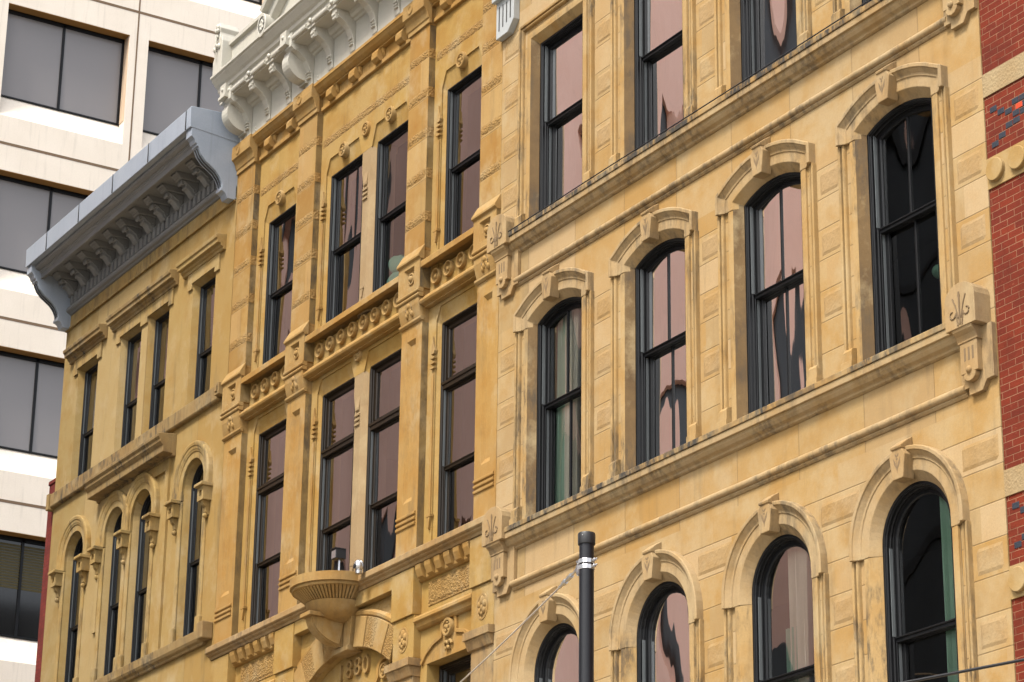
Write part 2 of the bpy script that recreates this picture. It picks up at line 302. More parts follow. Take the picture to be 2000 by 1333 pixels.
# ------------------------------------------------------------------ windows
def sash_window(par, cx, h, zb, zs, rise, yf, zr, frame=FRAME, gl=GLASS, muntin=False, transom=None, name='sash_window', ds=1., ws=1.):
    P = opening(cx, h, zb, zs, rise)
    f = MB(); f.sweep(P, [(.012, yf), (-.03*ws, yf), (-.03*ws, yf+.018*ds), (-.045*ws, yf+.018*ds), (-.045*ws, yf+.06*ds), (-.058*ws, yf+.06*ds), (-.058*ws, yf+.22*ds), (.012, yf+.22*ds)])
    f.sweep(P, [(-.058*ws, yf+.085*ds), (-.068*ws, yf+.085*ds), (-.068*ws, yf+.10*ds), (-.058*ws, yf+.10*ds)])
    if transom: f.box(cx-h, cx+h, yf+.02*ds, yf+.2*ds, transom-.055, transom+.055); f.box(cx-h, cx+h, yf-.0, yf+.022*ds, transom+.01, transom+.055)
    w = f.build(name, frame, par, bevel=.004, seg=1)
    def stile(zl, P2, y0, y1, nm, wd=.055*ws):
        k = MB(); k.sweep(P2, [(-.06*ws, y0), (-.06*ws-wd*.8, y0), (-.06*ws-wd, y0+.014), (-.06*ws-wd, y1), (-.06*ws, y1)]); return k
    top = (transom-.055) if transom else None
    Pu = opening(cx, h, zr, top+.06 if transom else zs, 0 if transom else rise)
    us = stile(zr, Pu, yf+.10*ds, yf+.145*ds, 'u'); us.box(cx-h+.06*ws, cx+h-.06*ws, yf+.085*ds, yf+.147*ds, zr-.028, zr+.03); us.box(cx-h+.06*ws, cx+h-.06*ws, yf+.07*ds, yf+.09*ds, zr+.012, zr+.03)
    topz = (zs+rise) if not transom else top
    if muntin: us.box(cx-.014, cx+.014, yf+.105*ds, yf+.14*ds, zr+.03, topz-.11)
    us.build('upper_sash', frame, w, bevel=.003, seg=1)
    ls = MB(); y0, y1 = yf+.15*ds, yf+.195*ds; zt = zr+.02
    for sx in (-1, 1):
        a, b = cx+sx*(h-.06*ws), cx+sx*(h-.118*ws); ls.box(min(a, b), max(a, b), y0, y1, zb, zt)
    ls.box(cx-h+.118*ws, cx+h-.118*ws, y0, y1, zb, zb+.10); ls.box(cx-h+.118*ws, cx+h-.118*ws, y0, y1, zt-.05, zt)
    if muntin: ls.box(cx-.014, cx+.014, y0+.005, y1-.005, zb+.10, zt-.05)
    ls.build('lower_sash', frame, w, bevel=.003, seg=1)
    for sx in (-1, 1):
        a, b = sorted((cx+sx*(h-.057*ws), cx+sx*(h-.065*ws))); tr = MB(); tr.box(a, b, yf+.040*ds, yf+.080*ds, zr+.035, (transom-.06) if transom else zs-.02); tr.build('sash_highlight', SASHHI, w)  # thin grey strips, the highlight on the frame edges painted in
        a, b = sorted((cx+sx*(h-.059*ws), cx+sx*(h-.067*ws))); tr = MB(); tr.box(a, b, yf+.115*ds, yf+.148*ds, zb, zr-.03); tr.build('sash_highlight', SASHHI, w)
    def pane(pts, y):
        q = MB(); q.add([(a, y, b) for a, b in pts], [tuple(range(len(pts)))[::-1]]); q.build('pane', gl, w, recalc=False)
    Pp = grow(Pu, -.10*ws); Pp[0] = (Pp[0][0], zr); Pp[-1] = (Pp[-1][0], zr); pane(Pp, yf+.122*ds)
    pane([(cx-h+.10*ws, zb+.05), (cx-h+.10*ws, zt-.03), (cx+h-.10*ws, zt-.03), (cx+h-.10*ws, zb+.05)], yf+.172*ds)
    if transom:
        Pt = opening(cx, h, transom+.055, zs, 0); k = MB(); k.sweep(Pt, [(-.058*ws, yf+.08*ds), (-.10, yf+.08*ds), (-.115, yf+.094*ds), (-.115, yf+.14*ds), (-.058*ws, yf+.14*ds)])
        k.box(cx-h+.058, cx+h-.058, yf+.08*ds, yf+.14*ds, transom+.055, transom+.11); k.build('transom_sash', frame, w, bevel=.003, seg=1)
        pane([(cx-h+.10*ws, transom+.09), (cx-h+.10*ws, zs-.09), (cx+h-.10*ws, zs-.09), (cx+h-.10*ws, transom+.09)], yf+.115*ds)
    return w

def shell(par, x0, x1, z1, depth=9., floors=(), y0=.52):
    k = MB(); k.box(x0+.02, x0+.22, y0, depth, 0, z1); k.box(x1-.22, x1-.02, y0, depth, 0, z1); k.box(x0+.22, x1-.22, depth-.2, depth, 0, z1)
    k.box(x0+.22, x1-.22, y0, depth-.2, z1-.2, z1)
    for z in floors: k.box(x0+.22, x1-.22, y0, depth-.2, z-.12, z)
    k.box(x0+.22, x1-.22, 4.0, 4.15, .02, z1-.2)
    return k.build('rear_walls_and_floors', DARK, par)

# ================================================================== RIGHT: arched sandstone front
R = thing('arched_stone_building', 'pale sandstone building with rows of arched windows and carved keystones, beside the red brick', 'building', (-23.85, 0, 0))
R.location = (0, 0, 0)
RX0, RX1 = -28.775, -18.955
CX = [-27.33+2.31*i for i in range(4)]; HW = .66
rows = {  # sill top, spring, rise
 1: (7.55, 9.555, HW), 2: (11.62, 14.345, .18), 3: (15.72, 18.50, 0.)}
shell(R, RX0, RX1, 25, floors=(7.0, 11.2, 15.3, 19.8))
# wall zones, butted
def holeR(r): zb, zs, rs = rows[r]; return [grow(opening(c, HW, zb, zs, rs), .11) for c in CX]
def strip(x0, x1, z0, z1): return [(x0, z0), (x0, z1), (x1, z1), (x1, z0)]
def wallpart(name, mat, par, x0, x1, z0, z1, holes, y=0, depth=.3, splay=None):
    k = MB(); k.wall(strip(x0, x1, z0, z1), holes, y)
    k.loft(strip(x0, x1, z0, z1), strip(x0, x1, z0, z1), y, y+depth)
    inner = [grow(h, -splay[0]) for h in holes] if splay else holes
    inner = [[(p[0], q[1]) if i in (0, len(h)-1) else p for i, (p, q) in enumerate(zip(g, h))] for g, h in zip(inner, holes)]
    for hh, gg in zip(holes, inner):
        if splay: k.loft(hh, gg, y, y+splay[1]); k.loft(gg, gg, y+splay[1], y+depth)
        else: k.loft(hh, hh, y, y+depth)
    k.wall(strip(x0, x1, z0, z1), inner, y+depth)
    return k.build(name, mat, par)
wallpart('ashlar_wall', ST['r_low'], R, RX0, RX1, 0, 10.62, holeR(1))
wallpart('frieze_wall', ST['r_wall'], R, RX0, RX1, 10.62, 11.52, [])
def notchwall(name, mat, out):
    k = MB(); k.wall(out, [], 0); k.loft(out, out, 0, .3); k.wall(out, [], .3); k.build(name, mat, R)
o_ = [(RX0, 11.52), (RX0, 14.40)]
for c in CX: o_ += [(c-.74, 14.40), (c-.74, 11.60), (c+.74, 11.60), (c+.74, 14.40)]
notchwall('ashlar_wall', ST['r_mid'], o_+[(RX1, 14.40), (RX1, 11.52)])
o_ = [(RX0, 14.40), (RX0, 15.62), (RX1, 15.62), (RX1, 14.40)]
for c in CX[::-1]: o_ += [(c+.74, 14.40), (c+.72, 14.44), (c+.55, 14.53), (c+.3, 14.60), (c, 14.63), (c-.3, 14.60), (c-.55, 14.53), (c-.72, 14.44), (c-.74, 14.40)]
notchwall('frieze_wall', ST['r_wall'], o_)
wallpart('ashlar_wall', ST['r_top'], R, RX0, RX1, 15.62, 19.05, [grow(opening(c, HW, 15.72, 18.5, 0), .11) for c in CX])
wallpart('frieze_wall', ST['r_wall'], R, RX0, RX1, 19.05, 25, [])
# rock faced blocks between the windows
gaps = [(RX0+.03, CX[0]-.95)]+[(CX[i]+.95, CX[i+1]-.95) for i in range(3)]+[(CX[3]+.95, RX1-.03)]
def rblock(x0, x1, z0, z1):
    k = MB(); k.rough(x0, x1, z0, z1, -.003); k.build('rock_faced_block', ST['r_rough'], R)
for g0, g1 in gaps:
    for z0, p, n0, n1, par_, zmin, zmax in ((14.14, .367, -7, 1, 1, 11.9, 14.5), (16.90, .377, -4, 5, 0, 15.9, 18.9), (9.56, .37, -5, 0, 0, 7.6, 9.6)):
        for i in range(n0, n1):
            z = z0+i*p
            if (i+par_) % 2 or z < zmin or z+p > zmax: continue
            rblock(g0+.035, g1-.035, z+.045, z+p-.045)
for i in range(-1, 4):
    if i < 0: xx0, xx1 = RX0+.05, CX[0]-.84
    elif i == 3: xx0, xx1 = CX[3]+.84, RX1-.05
    else: xx0, xx1 = CX[i]+.82, CX[i+1]-.82
    rblock(xx0, xx1, 9.56+.37+.05, 9.56+.74-.05)

# architraves, hoods, keystones, windows
JAMB = [(-.10, .30), (-.10, .072), (0, -.02), (.05, -.024), (.090, -.024), (.096, .002), (.168, .002), (.174, -.03), (.182, -.042), (.20, -.05), (.212, -.02), (.226, -.02), (.23, -.055), (.265, -.058), (.27, .02), (.2, .02)]
HOOD = [(-.10, .30), (-.10, .072), (0, -.03), (.115, -.03), (.12, -.044), (.135, -.042), (.15, -.046), (.175, -.066), (.20, -.084), (.205, -.098), (.245, -.10), (.252, -.09), (.254, .02), (.2, .02)]
KEY = [(.0, .30)]
def keystone(par, cx, zb, zt, y=-.15):
    k = MB(); wt, wb = .125, .085
    k.py([(cx-wb, zb), (cx-wt, zt-.13), (cx-wt*.55, zt-.05), (cx+wt*.55, zt-.05), (cx+wt, zt-.13), (cx+wb, zb)], y, .0)
    k.px([(y-.012, zt-.06), (y-.02, zt-.03), (y+.02, zt-.0), (y+.075, zt+.045), (.0, zt+.09), (.0, zt-.06)], cx-.085, cx+.085)
    o = k.build('keystone', ST['r_carved'], par, bevel=.008)
    # plant ornament as thin dark plates, shade of the cuts painted in
    q = MB(); yy = y-.002
    def leaf(x0, z0, x1, z1, w): 
        dx, dz = x1-x0, z1-z0; l = math.hypot(dx, dz); nx, nz = -dz/l*w, dx/l*w
        q.py([(x0, z0), (x0+dx*.55+nx*1.6, z0+dz*.55+nz*1.6), (x1, z1), (x0+dx*.55-nx*1.6, z0+dz*.55-nz*1.6)], yy, yy+.02)
    H = zt-zb
    leaf(cx, zb+.06, cx, zt-.18, .006); leaf(cx-.005, zb+.1, cx-.055, zb+H*.6, .009); leaf(cx+.005, zb+.1, cx+.055, zb+H*.6, .009)
    leaf(cx, zb+H*.62, cx-.03, zb+H*.72, .007); leaf(cx, zb+H*.62, cx+.03, zb+H*.72, .007); q.lathe_y(cx, zt-.165, [(.014, yy), (.014, yy+.02)], 8)
    q.build('incised_flower', NTDARK, o)
NTDARK = paint('painted carving shade', (.14, .09, .045), (.12, .08, .04), .9)  # shade inside the carved lines, put into a dark brown colour
for r in (1, 2, 3):
    zb, zs, rs = rows[r]
    for i, c in enumerate(CX):
        k = MB(); js = []
        zj = zs-.10
        if r == 3: k.sweep(opening(c, HW, zb, zs, 0), JAMB)
        else: k.sweep(opening(c, HW, zj, zs, rs, 24 if r == 1 else 12), HOOD)
        for sx in (-1, 1):
            q = k if r == 3 else MB()
            if r < 3: q.sweep([(c-HW, zb), (c-HW, zj)] if sx < 0 else [(c+HW, zj), (c+HW, zb)], JAMB)
            x0, x1 = sorted((c+sx*(HW+.105), c+sx*(HW+.268))); q.box(x0, x1, -.085, .02, zb-.02, zb+.16); q.px([(-.085, zb+.16), (-.06, zb+.20), (.0, zb+.215), (.02, zb+.16)], x0+.01, x1-.01)
            q.box(x0-.012, x1+.012, -.10, .02, zb-.03, zb+.05)
            js.append(q)
        su = k.build('window_surround', ST['r_jamb' if r == 3 else 'r_trim'], R, bevel=.006)
        for sx, q in zip((-1, 1), js):
            if r < 3: q.build('window_jamb', ST['r_jamb'], su, bevel=.005)
            q = MB(); a_, b_ = sorted((c+sx*(HW+.098), c+sx*(HW+.166))); q.add([(a_, .0005, zb+.2), (b_, .0005, zb+.2), (b_, .0005, zs-.1), (a_, .0005, zs-.1)], [(0, 1, 2, 3)]); q.build('groove_strip', ST['r_reveal'], su)  # dark strip over the groove floor
            q = MB(); a_, b_ = sorted((c+sx*(HW+.211), c+sx*(HW+.227))); q.add([(a_, -.0215, zb+.2), (b_, -.0215, zb+.2), (b_, -.0215, zs-.1), (a_, -.0215, zs-.1)], [(0, 1, 2, 3)]); q.build('groove_strip', ST['r_reveal'], su)
            if r > 1:
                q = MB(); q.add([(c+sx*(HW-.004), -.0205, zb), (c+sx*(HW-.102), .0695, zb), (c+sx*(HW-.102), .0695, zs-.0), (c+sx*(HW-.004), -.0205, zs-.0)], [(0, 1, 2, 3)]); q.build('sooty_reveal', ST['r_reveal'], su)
        if r < 3: keystone(su, c, zs+rs+(-.10), zs+rs+.30+(.0 if r == 2 else -.02), -.15)
        zr = {1: 8.56, 2: 13.13, 3: 17.18}[r]
        hf = HW-.10; gk = {(2, 0): GLASSC, (1, 3): GLASSC, (2, 3): GLASSC, (1, 2): GLASSH}.get((r, i), GLASS)
        if r == 1: sash_window(R, c, hf, zb, zs, hf, .074, zr, gl=gk)
        elif r == 3: sash_window(R, c, hf, zb, zs-.10, 0, .074, zr, gl=gk)
        else:
            ra = (HW*HW+rs*rs)/(2*rs); cz = zs+rs-ra; z2 = cz+math.sqrt((ra-.10)**2-hf*hf); sash_window(R, c, hf, zb, z2, cz+ra-.10-z2, .074, zr, gl=gk, muntin=True)
# sills / string courses / rolls
SILL = [(.02, .0), (.02, -.30), (-.012, -.30), (-.035, -.285), (-.04, -.265), (-.05, -.255), (-.085, -.235), (-.11, -.20), (-.12, -.165), (-.15, -.16), (-.155, -.09), (-.17, -.085), (-.175, -.02), (-.13, .0)]
for zt in (15.70, 11.575, 7.45):
    k = MB(); k.px([(y, zt+z) for y, z in SILL[:-3]]+[(-.15, zt-.085), (.02, zt-.085)], RX0+.34, RX1-.45); k.build('sill_mouldings', ST['r_trim'], R, bevel=.006)
    k = MB(); k.px([(.02, zt), (-.13, zt-.0), (-.172, zt-.02), (-.17, zt-.084), (.02, zt-.0845)], RX0+.34, RX1-.45); k.build('sill_course', ST['r_sill'], R, bevel=.007)
    k = MB(); k.box(RX0+.01, RX1-.01, .0, .06, zt-.02, zt+.0) if False else None
for zc in (15.015, 10.83):
    k = MB(); c8 = [(-.025+.045*math.cos(a), zc+.045*math.sin(a)) for a in [PI*.5+PI*i/8 for i in range(9)]]
    k.px([(.02, zc+.045)]+c8+[(.02, zc-.045)], RX0+.48, RX1-.45); k.px([(.02, zc-.045), (-.03, zc-.046), (-.03, zc-.062), (-.012, zc-.085), (.02, zc-.085)], RX0+.48, RX1-.45)
    k.build('roll_moulding', ST['r_trim'], R, smooth=True)
# corner consoles with carved caps
def console(xa, xb, zt):
    k = MB(); w = xb-xa; c = (xa+xb)/2
    k.py([(xa, zt-.40), (xa, zt-.09)]+[(c-w/2*math.cos(PI*t/8), zt-.09+.17*math.sin(PI*t/8)) for t in range(1, 8)]+[(xb, zt-.09), (xb, zt-.40)], -.21, .0)
    k.px([(.0, zt-.40), (-.20, zt-.40), (-.19, zt-.43), (-.15, zt-.47), (-.13, zt-.52), (-.13, zt-.54), (.0, zt-.54)], xa+.08, xb-.08)
    k.py([(xa+.10, zt-.54), (xb-.10, zt-.54), (xb-.10, zt-.87), (xb-.16, zt-.87)]+[(c+.095*math.cos(a), zt-.88+.08*math.sin(a)) for a in [-PI*i/6 for i in range(7)]]+[(xa+.16, zt-.87), (xa+.10, zt-.87)], -.12, -.055)
    k.py([(xa+.03, zt-.40), (xb+.06, zt-.40), (xb+.06, zt-.98), (xb-.05, zt-.98), (xb-.12, zt-1.08), (xa+.14, zt-1.08), (xa+.14, zt-1.0), (xa+.03, zt-1.0)], -.055, .0)
    o = k.build('corner_console', ST['r_carved'], R, bevel=.008)
    q = MB(); y = -.213
    for sx in (-1, 1):
        pts = [(c+sx*(.05+.07*math.cos(a)+a*.0), zt-.25+.07*math.sin(a)) for a in [PI*1.0-i*PI*1.6/8 for i in range(9)]]
        q.tube([(x, y, z) for x, z in [(c+sx*.03, zt-.38)]+[(c+sx*.11+.055*(1-i*.07)*math.cos(-PI*.7*sx*0+PI-sx*0+i*.62)*sx, zt-.24+.06*(1-i*.07)*math.sin(PI+i*.62)) for i in range(9)]], .009, 6)
        q.tube([(c+sx*.02, y, zt-.3), (c+sx*.06, y, zt-.16), (c+sx*.10, y, zt-.07)], .008, 6)
    q.tube([(c, y, zt-.37), (c, y, zt-.02)], .011, 6); q.lathe_y(c, zt-.06, [(.018, y-.004), (.018, y+.01)], 8)
    for dx in (-.055, .005, .065): q.box(c+dx-.014, c+dx+.014, -.122, -.11, zt-.80+(.06 if dx else .1), zt-.60)
    q.build('incised_scroll', NTDARK, o)
    q = MB(); q.ball((c, -.12, zt-.84), .04, .035, .04, 12, 8); q.build('boss', ST['r_carved'], o, smooth=True)
for zt in (15.93, 11.81): console(RX0+.005, RX0+.505, zt); console(RX1-.52, RX1-.06, zt)
# grey metal bracket at the foot of the cornice out of frame
k = MB(); x0, x1 = -28.80, -28.33
k.py([(x0, 18.80), (x1-.16, 18.80), (x1, 18.95), (x1, 20.6), (x0, 20.6)], -.10, .0); k.box(x0-.02, x1+.03, -.17, .0, 19.36, 19.42); k.px([(.0, 19.42), (-.14, 19.42), (-.18, 19.5), (-.3, 19.9), (-.45, 20.6), (.0, 20.6)], x0, x1+.0)
o = k.build('cornice_bracket', GREYL, R, bevel=.006)
q = MB()
for i in range(4): q.box(x0+.07+i*.10, x0+.095+i*.10, -.103, -.09, 18.90+.03*i, 19.28)
q.build('slot', DKBLD, o)
k = MB(); k.px([(0, 20.6), (-.5, 20.6), (-.7, 21.0), (-.75, 21.4), (0, 21.4)], RX0, RX1); k.build('top_cornice', GREYL, R)
# thin cable stapled along the sill edge
k = MB(); k.tube([(-28.3, -.17, 15.69), (-26, -.165, 15.705), (-23, -.17, 15.70), (-20, -.165, 15.71)], .008, 6); k.build('sill_cable', RUB, R)

# ================================================================== MIDDLE: 1880 building
M = thing('ornate_stone_building', 'ochre sandstone building dated 1880 with white bracketed cornice and stone bowl balcony', 'building')
MX0, MX1, MC = -37.42, -28.79, -33.02
PIL = [(-37.42, -36.78), (-35.15, -34.54), (-31.50, -30.91), (-29.36, -28.785)]
WM = [(-36.50, -35.44), (-34.30, -33.22), (-32.78, -31.72), (-30.64, -29.58)]
YW, YF = .11, .175
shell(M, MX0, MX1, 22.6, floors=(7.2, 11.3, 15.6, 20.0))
def lint(xl, xr, zb, zlow, ztop, c=.13):
    a = [(xl-.05, zb), (xl-.05, zlow+.03), (xl+.06, ztop), (xr-.06, ztop), (xr+.05, zlow+.03), (xr+.05, zb)]
    b = [(xl, zb), (xl, zlow-.02), (xl+.012, zlow), (xr-.012, zlow), (xr, zlow-.02), (xr, zb)]
    return a, b
def pair(w2, w3, zb, zlow, ztop):
    a2, b2 = lint(*w2, zb, zlow, ztop); a3, b3 = lint(*w3, zb, zlow, ztop)
    pend = ztop-.30
    a = a2[:-2]+[(w2[1]+.06, zlow-.06), (w3[0]-.06, zlow-.06)]+a3[2:]
    b = b2[:-2]+[(w2[1]+.01, zlow-.10), (w3[0]-.01, zlow-.10)]+b3[2:]
    return a, b
def mwall(name, mat, z0, z1, zb, zlow, ztop):
    hs = [lint(*WM[0], zb, zlow, ztop), pair(WM[1], WM[2], zb, zlow, ztop), lint(*WM[3], zb, zlow, ztop)]
    k = MB(); o = strip(MX0, MX1, z0, z1); k.wall(o, [h[0] for h in hs], YW); k.loft(o, o, YW, YW+.42); k.wall(o, [h[1] for h in hs], YW+.42)
    for a, b in hs: k.loft(a, a, YW, YW+.022); k.loft(a, b, YW+.022, YF); k.loft(b, b, YF, YW+.42)
    return k.build(name, mat, M)
mwall('wall', ST['m_wall'], 15.62, 22.6, 16.05, 18.86, 19.13)
mwall('wall', ST['m_wall'], 11.5, 15.62, 11.75, 15.21, 15.44)
# mullions of the paired windows
for z0, z1 in ((16.1, 18.87), (11.8, 15.24)):
    k = MB(); x0, x1 = WM[1][1]-.004, WM[2][0]+.004
    k.py([(x0, z0), (x0, z1), (x1, z1), (x1, z0)], .185, .5); n0 = len(k.v)
    fr = [(x0+.13, z0+.3), (x0+.13, z1-.62), (x0+.085, z1-.40), (x0+.085, z1), (x1-.085, z1), (x1-.085, z1-.40), (x1-.13, z1-.62), (x1-.13, z0+.3), (x1-.09, z0), (x0+.09, z0)]
    bk = [(x0, z0+.3), (x0, z1-.62), (x0, z1-.40), (x0, z1), (x1, z1), (x1, z1-.40), (x1, z1-.62), (x1, z0+.3), (x1, z0), (x0, z0)]
    k.loft(fr, bk, .112, .186); k.wall(fr, [], .112)
    c = (x0+x1)/2
    k.px([(.115, z1-.42), (.088, z1-.62), (.09, z1-.66), (.115, z1-.68)], c-.055, c+.055)
    for i in range(3): k.box(c-.07, c+.07, .088, .13, z1-.75-i*.075, z1-.71-i*.075)
    k.box(c-.06, c+.06, .09, .13, z0+.40, z0+.44); k.py([(c-.05, z0+.40), (c+.05, z0+.40), (c+.012, z0+.27), (c-.012, z0+.27)], .092, .13)
    k.build('stone_mullion', ST['m_mull'], M, bevel=.008)
# windows
for xl, xr in WM:
    sash_window(M, (xl+xr)/2, (xr-xl)/2, 16.05, 18.86, 0, YF, 17.56, ds=.75, ws=.8, gl=GLASSC if xl == WM[2][0] else GLASSM)
    sash_window(M, (xl+xr)/2, (xr-xl)/2, 11.75, 15.21, 0, YF, 13.05, frame=FRAMEB, gl=GLASSM, ds=.75, ws=.8, transom=14.26)
# pilasters
for i, (a, b) in enumerate(PIL):
    k = MB(); k.box(a, b, .0, YW+.01, 16.40, 20.02); o = k.build('upper_pilaster', ST['m_up'], M, bevel=.008)
    for z in (16.93, 17.61, 18.27, 18.91, 19.54):
        k = MB(); k.rough(a+.004, b-.004, z-.08, z+.08, -.002, .008, .04)
        n = 3; k.add([(b+.003+random.random()*.006*(0 < q < n), .002+.105*q/n, z+dz) for q in range(n+1) for dz in (-.08, .08)], [(2*q, 2*q+1, 2*q+3, 2*q+2) for q in range(n)]); k.build('rock_faced_band', ST['m_rough'], o)
    q = MB(); q.add([(b+.0015, .004, 16.44), (b+.0015, .108, 16.44), (b+.0015, .108, 20.0), (b+.0015, .004, 20.0)], [(0, 1, 2, 3)]); q.build('dark_side', ST['m_dark'], o)  # darker sheet over the right side face
    # lower shaft with sunk panel
    z0, z1 = 11.86, 15.32; pa, pb = a+.17, b-.17
    k = MB(); out = strip(a, b, z0, z1); h = [(pa, 12.68), (pa, 15.10), (pb, 15.10), (pb, 12.68)]
    k.wall(out, [h], .0); k.loft(out, out, .0, YW+.01); hin = [(pa+.035, 12.76), (pa+.035, 15.04), (pb-.035, 15.04), (pb-.035, 12.76)]
    k.loft(h, hin, .0, .045); k.wall(hin, [], .045)
    o = k.build('lower_pilaster', ST['m_trim'], M, bevel=.006)
    q = MB(); q.add([(b+.0015, .006, 11.93), (b+.0015, .108, 11.93), (b+.0015, .108, 15.29), (b+.0015, .006, 15.29)], [(0, 1, 2, 3)]); q.build('dark_side', ST['m_dark'], o)
    for q in range(3):
        k = MB(); zc = 12.33+q*.075; k.px([(.0, zc-.028), (-.02, zc-.018), (-.026, zc), (-.02, zc+.018), (.0, zc+.028)], a+.01, b-.04); k.build('reed', ST['m_trim'], o, smooth=True)
    # capital: weathering, panel block, rolls, shell console
    k = MB(); y = -.07
    k.px([(.0, 16.48), (-.02, 16.45), (y-.035, 16.30), (y-.035, 16.27), (y, 16.25), (y, 16.24), (.0, 16.24)], a-.03, b+.03)
    ob = [(a-.02, 15.80), (a-.02, 16.24), (b+.02, 16.24), (b+.02, 15.80)]; c = (a+b)/2; hh = [(c-.15, 15.88), (c-.15, 16.18), (c+.15, 16.18), (c+.15, 15.88)]; hi = [(c-.11, 15.91), (c-.11, 16.15), (c+.11, 16.15), (c+.11, 15.91)]
    k.wall(ob, [hh], y); k.loft(ob, ob, y, YW); k.loft(hh, hi, y, y+.05); k.wall(hi, [], y+.05)
    for q in range(2):
        zc = 15.765-q*.07; k.px([(.0, zc+.034), (y+.01, zc+.032), (y-.02, zc+.018), (y-.026, zc), (y-.02, zc-.018), (y+.01, zc-.032), (.0, zc-.034)], a-.025, b+.025)
    k.px([(.02, 15.66), (y, 15.66), (y+.002, 15.58), (y+.03, 15.46), (y+.05, 15.39), (.02, 15.39)], a, b)
    k.box(a+.004, b-.004, .004, YW+.02, 15.30, 16.42)
    k.px([(.02, 15.39), (-.02, 15.39), (-.045, 15.37), (-.045, 15.34), (-.02, 15.315), (.02, 15.31)], a-.02, b+.02)
    cap = k.build('carved_capital', ST['m_carved'], M, bevel=.006)
    q = MB(); q.add([(b+.0215, y+.008, 15.81), (b+.0215, .108, 15.81), (b+.0215, .108, 16.23), (b+.0215, y+.008, 16.23)], [(0, 1, 2, 3)]); q.build('dark_side', ST['m_dark'], cap)
    q = MB(); q.ball((c, y+.045, 16.03), .05, .05, .05, 12, 8); q.lathe_y(c, 16.03, [(.09, y+.05), (.09, y+.03), (.07, y+.025), (.065, y+.05)], 16)
    for n, ang in enumerate((-1.15, -.6, 0, .6, 1.15)):
        L = .10 if n != 2 else .13; cx = c+math.sin(ang)*L*.8; cz = 15.44+math.cos(ang)*L*.9
        q.ball((cx, y+.03, cz), .03+abs(math.cos(ang))*.012, .035, .05, 8, 6)
    q.ball((c, y+.01, 15.60), .045, .035, .05, 10, 6)
    q.build('carved_shell', ST['m_carved'], cap, smooth=True)
    q = MB()
    q.tube([(c+.085*math.cos(t), y-.002+.012, 15.56+.085*math.sin(t)) for t in [PI*(-.1+1.2*i/10) for i in range(11)]], .012, 6); q.build('incised_ring', NTDARK, cap)
    # scrolled cap under the cornice
    k = MB(); k.box(a+.003, b-.003, .005, YW+.02, 20.02, 20.5); k.px([(.02, 20.50), (-.13, 20.50), (-.14, 20.36), (-.135, 20.26), (-.10, 20.24), (-.07, 20.19), (-.045, 20.10), (-.03, 20.09), (-.03, 20.02), (.02, 20.02)], a-.02, b+.03)
    cc = k.build('scrolled_cap', ST['m_carved'], M, bevel=.006)
    q = MB(); q.lathe_y(a+.22, 20.37, [(.075, -.139), (.075, -.150), (.05, -.150), (.045, -.142)], 16); q.build('rosette', ST['m_carved'], cc)
# jamb stops beside each window
for xl, xr in WM:
    for zt, zl in ((18.62, 16.62), (15.02, 12.36)):
        c = xl-.085; k = MB()
        if xl == WM[2][0]: continue
        k.py([(c-.04, zl+.05), (c-.04, zt-.55), (c+.02, zt-.55), (c+.02, zl+.05)], .085, .13)
        k.py([(c, zt), (c-.02, zt-.12), (c-.05, zt-.22), (c-.04, zt-.27), (c+.04, zt-.27), (c+.05, zt-.22), (c+.02, zt-.12)], .075, .13)
        for i in range(3): k.box(c-.05, c+.045, .072, .13, zt-.34-i*.075, zt-.305-i*.075)
        k.box(c-.055, c+.05, .065, .13, zl, zl+.05); k.py([(c-.05, zl), (c+.04, zl), (c+.005, zl-.17), (c-.012, zl-.17)], .07, .13)
        k.build('jamb_stop', ST['m_trim'], M, bevel=.006)
# lintel roundels
BAY = [(PIL[i][1], PIL[i+1][0]) for i in range(3)]
def roundel(cx, cz, y, r, name='roundel'):
    k = MB(); k.lathe_y(cx, cz, [(r, y+.16), (r, y-.03), (r*.92, y-.045), (r*.72, y-.045), (r*.66, y-.02), (r*.3, y-.015), (r*.26, y-.04), (.01, y-.055)], 20)
    for i in range(5):
        a = i*2*PI/5+.3; k.ball((cx+r*.45*math.cos(a), y-.02, cz+r*.45*math.sin(a)), r*.2, .025, r*.2, 8, 6)
    k.build(name, ST['m_carved'], M, smooth=True)
for xl, xr in WM: roundel((xl+xr)/2, 19.10, YW, .125)
roundel(MC, 19.16, YW, .12); roundel(MC, 15.46, YW, .105)
# rock faced frieze band between pilasters
for a, b in BAY: k = MB(); k.rough(a+.03, b-.01, 19.385, 19.545, YW-.002, .006, .04); k.build('rock_faced_band', ST['m_rough'], M)
# stone cornice with little blocks
k = MB()
for a, b in BAY:
    k.px([(YW, 20.50), (-.09, 20.50), (-.095, 20.44), (-.08, 20.43), (-.05, 20.38), (.0, 20.335), (.02, 20.33), (.02, 20.305), (YW-.02, 20.30), (YW-.02, 20.12), (.06, 20.115), (.06, 20.05), (YW, 20.04)], a+.0, b-.0)
k.build('stone_cornice', ST['m_trim'], M, bevel=.006)
for a, b in BAY:
    n = 4 if b-a > 2.5 else 2
    for i in range(n):
        k = MB(); c = a+(b-a)*(i+.55)/n; k.px([(YW-.02, 20.30), (.0, 20.30), (-.03, 20.24), (-.03, 20.15), (.02, 20.10), (YW-.02, 20.10)], c-.095, c+.095)
        k.px([(YW-.02, 20.30), (.03, 20.30), (.05, 20.22), (YW-.02, 20.16)], c-.16, c-.095); k.px([(YW-.02, 20.30), (.03, 20.30), (.05, 20.22), (YW-.02, 20.16)], c+.095, c+.16); k.build('cornice_block', ST['m_trim'], M, bevel=.008)
